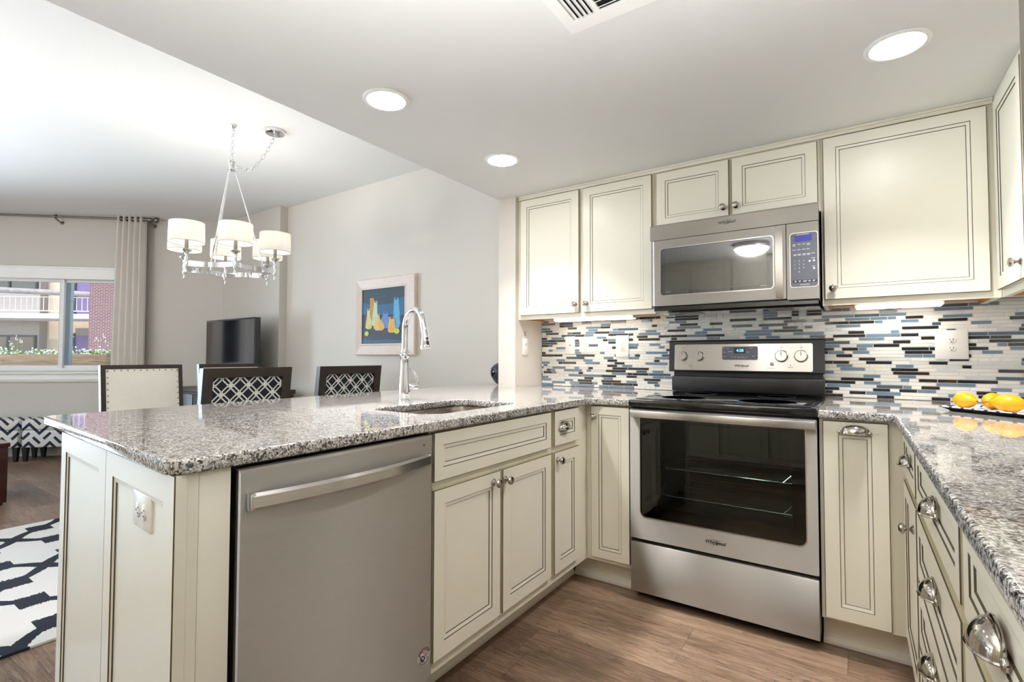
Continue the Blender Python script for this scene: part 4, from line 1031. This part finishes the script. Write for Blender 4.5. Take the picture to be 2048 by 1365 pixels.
chain([HK+Vector((0, 0, -.035)), hub+Vector((0, 0, .035))], 9).build('chain', 'chrome', t)
b0, b1_ = hub+Vector((.03, .02, -.008)), CN+Vector((0, 0, -.03)); pts = []
for i in range(17):
    u = i/16; p_ = b0.lerp(b1_, u**.8); p_.z = b0.z + (b1_.z-b0.z)*u**2.3 - .035*math.sin(PI*min(1, u*1.6))*(1-u); pts.append(p_)
chain(pts, 12).build('chain', 'chrome', t)
MB().lathe([(.0001, .045), (.006, .044), (.008, .034), (.02, .03), (.024, .024), (.02, .018), (.018, -.02), (.022, -.026), (.022, -.034), (.012, -.042), (.006, -.05), (.0001, -.052)], hub, seg=20).build('hub', 'chrome', t)
RR_, ZR = .30, 1.725
angs = [math.degrees(0)]*0
# camera-facing frame measured from the photo: offset 5 degrees from the view's right axis
a0 = -34.3513
dirs = []
for k_ in range(6):
    a = R(5+60*k_); rr, dd = math.cos(a), math.sin(a)
    yw = R(34.3513)
    dirs.append(Vector((rr*math.cos(yw) - dd*math.sin(yw), rr*math.sin(yw) + dd*math.cos(yw), 0)))
mb = MB(); path = []
for k_ in range(6):
    p0 = dirs[k_]*RR_; p1 = dirs[(k_+1) % 6]*RR_; mid = (p0+p1)/2; inn = -mid.normalized()
    for i in range(8):
        u = i/8; path.append(p0.lerp(p1, u)+inn*.055*math.sin(PI*u))
n = len(path); vs = []
for i, p_ in enumerate(path):
    rad = p_.normalized()*.004
    for q in (p_+rad+Vector((0, 0, z_(ZR-.017))), p_+rad+Vector((0, 0, z_(ZR+.017))), p_-rad+Vector((0, 0, z_(ZR+.017))), p_-rad+Vector((0, 0, z_(ZR-.017)))): vs.append(q)
fs = []
for i in range(n):
    j = (i+1) % n
    for k_ in range(4): fs.append((i*4+k_, i*4+(k_+1) % 4, j*4+(k_+1) % 4, j*4+k_))
mb.add(vs, fs, 0, True); mb.build('ring_frame', 'chrome', t)
for k_ in (0, 2, 4):
    mid = (dirs[k_]+dirs[(k_+1) % 6])/2*RR_; mid = mid - mid.normalized()*.055
    top = hub+mid.normalized()*.022+Vector((0, 0, -.03)); bot = mid+Vector((0, 0, z_(ZR+.06)))
    mb = MB().tube([top, bot], .0052, 10)
    mb.tube([bot + Vector((.010*math.cos(2*PI*i/10), 0, -.012+.013*math.sin(2*PI*i/10))) for i in range(10)], .0025, 6, closed=True)
    mb.tube([mid+Vector((0, 0, z_(ZR+.012))), mid+Vector((0, 0, z_(ZR+.04)))], .004, 8)
    mb.build('hanging_rod', 'chrome', t)
for k_ in range(6):
    p_ = dirs[k_]*RR_
    arm = MB().lathe([(.0001, z_(1.662)), (.006, z_(1.664)), (.008, z_(1.672)), (.005, z_(1.68)), (.004, z_(1.69)), (.010, z_(1.7)), (.0115, z_(1.712)), (.0115, z_(1.755)), (.008, z_(1.765)), (.010, z_(1.785)), (.012, z_(1.79)), (.03, z_(1.806)), (.031, z_(1.81)), (.012, z_(1.812)), (.0001, z_(1.812))], p_, seg=18).build('candle_arm', 'chrome', t)
    MB().lathe([(.0001, z_(1.8125)), (.011, z_(1.8125)), (.011, z_(1.885)), (.0001, z_(1.885))], p_, seg=14).build('candle_sleeve', 'bronze_nickel', arm)
    MB().sphere(p_+Vector((0, 0, z_(1.915))), .018, 14, 10, 0, (1, 1, 1.5)).build('bulb', 'bulb_warm', arm)
    mb = MB(); ro, ri = .101, .0995; z0_, z1_ = z_(1.855), z_(1.985)
    mb.lathe([(ro*1.01, z0_), (ro*.985, z1_), (ri*.985, z1_), (ri*1.01, z0_), (ro*1.01, z0_)], p_, seg=40); mb.f = mb.f[:-2]; mb.mi = mb.mi[:-2]; mb.sm = mb.sm[:-2]
    mb.build('shade', 'shade', arm)
    mb = MB(); mb.tube([p_+Vector((ro*1.012*math.cos(2*PI*i/36), ro*1.012*math.sin(2*PI*i/36), z0_)) for i in range(36)], .0012, 5, closed=True)
    for i in range(3): a = 2*PI*i/3+.4; mb.tube([p_+Vector((.012*math.cos(a), .012*math.sin(a), z_(1.884))), p_+Vector((ri*math.cos(a), ri*math.sin(a), z_(1.884)))], .0012, 4)
    mb.build('shade_ring', 'bronze_nickel', arm)
    lamp('candle_glow', 'POINT', p_+Vector((0, 0, z_(1.945))), CHAND_P, size=.02, color=(1, .95, .88), parent=t)

# ------------------------------------------------------------------ picture
px0, px1, pz0, pz1 = -2.958, -2.19, 1.138, 1.836
t = thing('framed_painting', 'square painting of vases on dark blue in a pale wood frame', 'picture', ((px0+px1)/2, -.0005, (pz0+pz1)/2))
ax0, ax1, az0, az1 = -2.885, -2.325, 1.243, 1.741
mb = MB(); stp = [(0, -.0005), (0, -.026), (.008, -.032), (.05, -.022), (.0, 0)]
rg = []
def rc(i_, yy): return [(px0+i_, yy, pz0+i_), (px1-i_, yy, pz0+i_), (px1-i_, yy, pz1-i_), (px0+i_, yy, pz1-i_)]
inner = lambda d_, yy: [(ax0-d_, yy, az0-d_), (ax1+d_, yy, az0-d_), (ax1+d_, yy, az1+d_), (ax0-d_, yy, az1+d_)]
rg = [rc(0, -.0005), rc(0, -.028), rc(.008, -.034), inner(.018, -.022), inner(.012, -.025), inner(0, -.022), inner(0, -.0005)]
for a in range(len(rg)-1): mb.add(rg[a]+rg[a+1], [(i, (i+1) % 4, 4+(i+1) % 4, 4+i) for i in range(4)])
mb.add(rg[0]+rg[-1], [(i, 4+i, 4+(i+1) % 4, (i+1) % 4) for i in range(4)]); mb.build('frame', 'frame_wood', t, world=True)
def aw(u, v):
    xx_ = (u-140)/608.; top = 345-70*xx_; bot = 1080-5*xx_
    return (ax0+(ax1-ax0)*xx_, az0+(az1-az0)*(bot-v)/(bot-top))
AM = ['art_night', 'art_teal', 'art_navy', 'art_sea', 'art_amber', 'art_mint', 'art_sand', 'art_gold', 'art_blue', 'art_sky', 'art_lime', 'art_peach', 'art_dark']
mb = MB(); mb.box(ax0, -.014, az0, ax1, -.001, az1, 2)
lay = [-.0142]
def poly(uv, mi):
    lay[0] -= .0002; mb.add([(aw(*q)[0], lay[0], aw(*q)[1]) for q in uv], [tuple(range(len(uv)))], mi)
def cl(pts_): return [(min(max(u, 140.5), 747.5), v) for u, v in pts_]
poly([(140, 345), (748, 275), (748, 425), (690, 430), (640, 470), (560, 520), (430, 535), (300, 560), (200, 520), (140, 510)], 0)
poly([(140, 512), (200, 522), (300, 562), (430, 537), (560, 522), (640, 472), (690, 432), (748, 427), (748, 690), (560, 680), (300, 690), (140, 680)], 1)
poly([(140, 1010), (300, 1030), (500, 1020), (748, 1035), (748, 1075), (140, 1080)], 3)
def vase(c, top, bot, prof, mi, hole=True):
    L_ = [(c[0]+(c[1]-c[0])*s_ - w_, top+(bot-top)*s_) for s_, w_ in prof]; R__ = [(c[0]+(c[1]-c[0])*s_ + w_, top+(bot-top)*s_) for s_, w_ in prof]
    poly(L_+R__[::-1], mi)
    if hole: w_ = prof[0][1]*.62; poly([(c[0]+w_*math.cos(2*PI*i/10), top+14+10*math.sin(2*PI*i/10)) for i in range(10)], 12)
vase((628, 640), 440, 862, [(0, 30), (.1, 33), (.5, 42), (.85, 48), (1, 25)], 9)
vase((282, 278), 450, 822, [(0, 29), (.4, 27), (1, 16)], 4, False)
vase((338, 322), 488, 838, [(0, 24), (.2, 25), (.6, 36), (.9, 45), (1, 22)], 5)
vase((232, 240), 598, 878, [(0, 18), (.3, 22), (.7, 42), (.92, 50), (1, 25)], 6)
vase((482, 484), 638, 862, [(0, 28), (.2, 34), (.5, 66), (.8, 62), (1, 30)], 8)
vase((378, 392), 662, 896, [(0, 14), (.3, 20), (.6, 62), (.85, 80), (1, 45)], 11)
poly([(385, 730), (440, 770), (468, 840), (440, 888), (392, 892), (380, 820)], 7)
vase((574, 570), 712, 928, [(0, 40), (.2, 38), (.6, 52), (.9, 52), (1, 30)], 7)
for (u, v, r_) in ((263, 842, 30), (212, 940, 32), (643, 905, 38)): poly([(u+r_*math.cos(2*PI*i/12), v+r_*1.05*math.sin(2*PI*i/12)) for i in range(12)], 10)
mb.build('canvas', AM, t, world=True)

# ------------------------------------------------------------------ television and its stand
t = thing('television', 'black flat-screen television in the far corner of the dining area', 'television', (-4.63, -.33, .79))
tx = .515; mb = MB(); mb.box(-tx, -.02, .09, tx, .035, .735, 0, .004); mb.build('bezel', 'tv_black', t)
MB().box(-tx+.018, -.0215, .115, tx-.018, -.0202, .718).build('screen', 'tv_screen', t)
MB().box(-.04, -.005, .015, .04, .03, .0895).build('neck', 'black_plastic', t); MB().box(-.25, -.1, .0005, .25, .12, .0148, 0, .004).build('stand_base', 'black_plastic', t)
t = thing('media_console', 'dark wooden console carrying the television behind the dining chairs', 'cabinet', (-4.55, -.36, 0))
MB().box(-.73, -.25, .08, .73, .25, .745).build('body', 'espresso', t); MB().box(-.75, -.265, .7455, .75, .265, .79, 0, .005).build('top', 'espresso', t)
for i in range(3): d_ = MB().box(-.715+i*.48, -.268, .1, -.715+i*.48+.465, -.2505, .73, 0, .004).build('door', 'espresso', t); MB().sphere((-.715+i*.48+.42, -.278, .45), .012).build('knob', 'bronze_nickel', d_)
for sx in (-.68, .68):
    for sy in (-.2, .2): MB().box(sx-.03, sy-.03, 0, sx+.03, sy+.03, .0795).build('leg', 'espresso', t)

# ------------------------------------------------------------------ curtain and rod
t = bpy.data.objects.new('curtain_rod', None); COL.objects.link(t); t.location = WA+Vector((0, 0, 2.70)); t.rotation_euler = (0, 0, TH); WM[t.name] = TR(WA+Vector((0, 0, 2.70))) @ Matrix.Rotation(TH, 4, 'Z'); tag(t, 'brushed nickel curtain rod close under the ceiling above the window', 'curtain rod')
RY = -.11
MB().tube([(-3.3, RY, -.008), (-.66, RY, .0)], .0125, 14).build('pole', 'bronze_nickel', t)
MB().lathe([(.0001, 0), (.014, 0), (.016, .006), (.012, .012), (.022, .022), (.03, .036), (.031, .05), (.024, .066), (.0001, .076)], (-.665, RY, 0), 'x', 20).build('finial', 'bronze_nickel', t)
for x_ in (-.69, -1.665, -2.9):
    MB().tube([(x_, -.002, -.05), (x_, RY*.5, -.04), (x_, RY, -.022)], .008, 8).lathe([(.017, -.012), (.02, -.012), (.02, .012), (.017, .012), (.017, -.012)], (x_, RY, 0), 'x', 16).lathe([(.0001, .001), (.02, .001), (.02, .004), (.0001, .006)], (x_, -.001, -.05), '-y', 14).build('bracket', 'bronze_nickel', t)
t = bpy.data.objects.new('curtain', None); COL.objects.link(t); t.location = WA; t.rotation_euler = (0, 0, TH); WM[t.name] = WX.copy(); tag(t, 'pale beige grommet curtain panel hanging right of the window', 'curtain')
mb = MB(); nx, nz = 90, 14; cx0, cx1 = -1.045, -.725; vs = []; fs = []
for side in (0, 1):
    for j in range(nz+1):
        z = .02 + 2.735*j/nz; wf = 1.0 + .22*(1-j/nz)
        for i in range(nx+1):
            u = i/nx; cxm = (cx0+cx1)/2 - .02*(1-j/nz); x = cxm + (u-.5)*(cx1-cx0)*wf
            y = RY + .040*math.sin(2*PI*5.5*u+.6)*(1-.12*math.sin(3*u+z)) + .008*math.sin(9*u+z*1.3)*(1-j/nz) + (.0018 if side else 0)
            vs.append((x, y, z))
o_ = (nx+1)*(nz+1)
for side in (0, 1):
    for j in range(nz):
        for i in range(nx):
            a = side*o_+j*(nx+1)+i; q = (a, a+1, a+nx+2, a+nx+1); fs.append(q if side == 0 else q[::-1])
for i in range(nx): fs.append((i, o_+i, o_+i+1, i+1)); a = nz*(nx+1)+i; fs.append((a, a+1, o_+a+1, o_+a))
mb.add(vs, fs, 0, True); cp_ = mb.build('fabric', 'curtain_fabric', t, angle=80)
for k_ in range(11):
    u = (k_*PI-.6)/(2*PI*5.5)
    if not 0 < u < 1: continue
    xg = (cx0+cx1)/2+(u-.5)*(cx1-cx0); 
    mb = MB(); sl = R(62) if k_ % 2 == 0 else R(-62)
    mm = TR((xg, RY, 2.70)) @ Matrix.Rotation(sl, 4, 'Z')
    mb = MB(mm); mb.lathe([(.018, -.004), (.026, -.004), (.026, .005), (.018, .005), (.018, -.004)], (0, 0, 0), '-y', 18); mb.build('grommet', 'bronze_nickel', cp_)

# ------------------------------------------------------------------ ottomans and coffee table
WXI = WX.inverted()
fl = WXI @ Vector((-6.42, -1.55, 0))
def ottoman(lx, label):
    p_ = WX @ Vector((lx, fl.y, 0)); t = thing('ottoman', label, 'ottoman', p_, TH, 'patterned ottomans'); w_, d_ = .46, .30
    MB().box(-.025, -.025, .150, w_-.025, d_-.02, .335, 0, .012).build('base_box', 'fret_fabric', t)
    MB().box(-.03, -.03, .3355, w_-.02, d_-.015, .445, 0, .018, 3).build('cushion', 'fret_fabric', t)
    for a, b_ in ((0, 0), (w_-.05, 0), (0, d_-.05), (w_-.05, d_-.05)):
        mb = MB(); mb.add([(a-.014, b_-.014, 0), (a+.014, b_-.014, 0), (a+.014, b_+.014, 0), (a-.014, b_+.014, 0), (a-.024, b_-.022, .1495), (a+.024, b_-.022, .1495), (a+.024, b_+.024, .1495), (a-.024, b_+.024, .1495)], [(0, 3, 2, 1), (4, 5, 6, 7), (0, 1, 5, 4), (1, 2, 6, 5), (2, 3, 7, 6), (3, 0, 4, 7)]); mb.build('leg', 'black_plastic', t)
ottoman(fl.x, 'navy and white fret-patterned ottoman under the window, next to the peninsula end')
ottoman(fl.x-.50, 'navy and white fret-patterned ottoman cut by the left picture edge')
t = thing('coffee_table', 'dark cherry wood table corner at the left picture edge', 'table', (-4.80, -2.55, 0))
MB().box(-.38, -.5, .435, .38, .5, .468, 0, .004).build('tabletop', 'cherry', t)
for sx in (-1, 1): MB().box(sx*.35-.022, -.49, .02, sx*.35+.022, .49, .4345, 0, .003).build('side_panel', 'cherry', t)
MB().box(-.327, -.44, .1, .327, .44, .13).build('shelf', 'cherry', t)
for sx in (-1, 1):
    for sy in (-1, 1): MB().box(sx*.35-.015, sy*.45-.02, 0, sx*.35+.015, sy*.45+.02, .0195).build('foot', 'cherry', t)

# ------------------------------------------------------------------ kitchen cabinets behind the camera (mirrored in the microwave and oven glass)
for i in range(4):
    cabinet('pantry_cabinet', 'cream tall cabinet behind the camera, %s from the passage, mirrored in the microwave' % ['first', 'second', 'third', 'fourth'][i], (-.60+i*.42, -3.58, 0), PI, .419, .56, .13, KC-.002, [
        dict(k='door', x=(.012, .407), z=(1.40, 2.15), knob=(.36 if i % 2 else .06, 1.46)), dict(k='door', x=(.012, .407), z=(.16, 1.37), knob=(.36 if i % 2 else .06, 1.3))], toe=.08)

# ------------------------------------------------------------------ courtyard outside the window (window-wall frame)
EX = WX
def ext(name, label, cat, lx, ly, group=None):
    m_ = EX @ TR((lx, ly, 0)); t = bpy.data.objects.new(name, None); COL.objects.link(t); t.matrix_world = m_; WM[t.name] = m_; return tag(t, label, cat, group)
mb = MB(EX); mb.box(-24, .6, -.3, 12, 22, -.12); struct('ground', mb, 'ground_concrete')
D = 9.0
t = ext('apartment_building', 'tan apartment facade with brick pier and balcony seen through the window', 'building', -8, D)
def eb(nm, m_, x0, y0, z0, x1, y1, z1, par=None):
    return MB().box(x0+8, y0-D, z0, x1+8, y1-D, z1).build(nm, m_, par or t)
eb('wall', 'stucco_tan', -16, 10.5, -.15, -3, 11.2, 7)
eb('wall_recess', 'stucco_grey', -10.4, 10.2, -.15, -8.95, 10.4995, 7)
eb('brick_pier', 'brick', -6.79, 8.8, -.15, -4.6, 10.4995, 7)
for k_, (a, b_, c, d_, mm) in enumerate([(-8.15, 2.45, -7.35, 4.6, 'door_purple'), (-8.15, -.1, -7.35, 1.72, 'door_purple')]):
    f_ = eb('door', mm, a, 10.44, c if False else (2.35 if k_ == 0 else -.1), c, 10.4995, d_)
    fr_ = MB().box(a-.07+8, 10.40-D, 2.35 if k_ == 0 else -.1, a-.0005+8, 10.4995-D, d_+.08).box(c+.0005+8, 10.40-D, 2.35 if k_ == 0 else -.1, c+.07+8, 10.4995-D, d_+.08).build('door_frame', 'dark_slot', t)
eb('transom', 'dark_glass', -8.15, 10.43, 1.7205, -7.35, 10.4995, 1.95)
for (z0, z1) in ((.3, 1.72), (3.05, 4.5)):
    w_ = MB().box(-10.3+8, 10.17-D, z0, -9.0+8, 10.1995-D, z1).build('window', 'dark_glass', t)
    MB().box(-10.3+8, 10.14-D, z1-.05, -9.0+8, 10.1695-D, z1).box(-9.05+8, 10.14-D, z0, -9.0+8, 10.1695-D, z1-.0505).box(-9.75+8, 10.14-D, z0, -9.70+8, 10.1695-D, z1-.0505).box(-10.3+8, 10.14-D, z0, -10.25+8, 10.1695-D, z1-.0505).build('frame', 'dark_slot', w_)
eb('balcony_slab', 'slab_white', -14, 8.95, 2.14, -6.795, 10.1995, 2.27)
eb('porch_light', 'slab_white', -6.98, 10.38, 1.4, -6.88, 10.4995, 1.6)
rl = MB()
x_ = -13.6
rl.box(-13.9+8, 9.03-D, 2.34, -6.9+8, 9.05-D, 2.365); rl.box(-13.9+8, 9.03-D, 2.72, -6.9+8, 9.05-D, 2.74)
while x_ < -6.95: rl.box(x_+8, 9.034-D, 2.3655, x_+.014+8, 9.046-D, 2.7195); x_ += .135
rl.box(-6.89+8, 9.0-D, 2.2705, -6.82+8, 9.08-D, 2.9); rl.build('railing', 'rail_cream', t)
MB().tube([(-14+8, 9.02-D, 2.985), (-10+8, 9.01-D, 2.93), (-6.76+8, 9.02-D, 2.82)], [.085, .08, .072], 12).build('top_log', 'weather_wood', t)
t = ext('downspout', 'slim grey vertical post outside the right window pane', 'post', -1.83, .40)
MB().box(-.03, -.02, -.12, .03, .03, 3.2).box(-.04, -.03, 1.35, .04, .04, 1.37).box(-.04, -.03, 1.80, .04, .04, 1.81).build('post', 'steel_grey', t)
t = ext('planter_box', 'long timber planter box filled with white flowers outside the window', 'planter', -2.4, 1.0)
MB().box(-2.2, 0, -.12, 2.0, .05, 1.145).build('front_board', 'planter_timber', t); MB().box(-2.2, .40, -.12, 2.0, .45, 1.145).box(-2.2, .0505, -.12, -2.15, .3995, 1.145).box(1.95, .0505, -.12, 2.0, .3995, 1.145).box(-2.1495, .0505, -.12, 1.9495, .3995, 1.09).build('box', 'planter_timber', t)
rnd = random.Random(5)
mb = MB(EX @ TR((-2.4, 1.0, 0)))
def tuft(cx, cy, cz, s_):
    for i in range(60):
        a, b_, c = rnd.gauss(0, .05)*s_, rnd.gauss(0, .04)*s_, abs(rnd.gauss(0, .04))*s_; L_ = .04*(.7+.6*rnd.random()); p_ = Vector((cx+a, cy+b_, cz+c))
        u = Vector((rnd.uniform(-1, 1), rnd.uniform(-1, 1), rnd.uniform(-.2, 1))).normalized(); w_ = u.cross(Vector((rnd.uniform(-1, 1), .3, rnd.uniform(-1, 1)))).normalized()
        mb.add([p_, p_+u*L_*.5+w_*L_*.3, p_+u*L_, p_+u*L_*.5-w_*L_*.3], [(0, 1, 2, 3)], 0 if rnd.random() < .7 else 1)
    for i in range(6):
        p_ = Vector((cx+rnd.gauss(0, .06)*s_, cy+rnd.uniform(-.1, .06), cz+.04+abs(rnd.gauss(.03, .03))*s_)); r_ = .014
        mb.lathe([(.0001, -.003), (r_, 0), (r_*.6, .004), (.0001, .002)], p_, '-y', 6, 2)
x_ = -2.0
while x_ < 1.9:
    s_ = rnd.uniform(.6, 1.35); tuft(x_, .2+rnd.uniform(-.1, .1), 1.10, s_); x_ += rnd.uniform(.035, .065)
for (x_, h) in ((-.55, .26), (-.5, .22), (.42, .25), (.5, .28), (.55, .22), (-.62, .2)):
    mb.tube([(x_, .2, 1.1), (x_+.01, .18, 1.1+h)], .002, 4, 0)
    for i in range(5): mb.lathe([(.0001, -.003), (.009, 0), (.005, .004), (.0001, .002)], (x_+rnd.gauss(0, .02), .18, 1.1+h+rnd.gauss(0, .02)), '-y', 6, 2)
o = mb.build('planter_flowers', ['leaf_mass', 'stem_green', 'petal']); tag(o, 'mass of white flowers and light green leaves in the timber planter', 'flowers', kind='stuff')
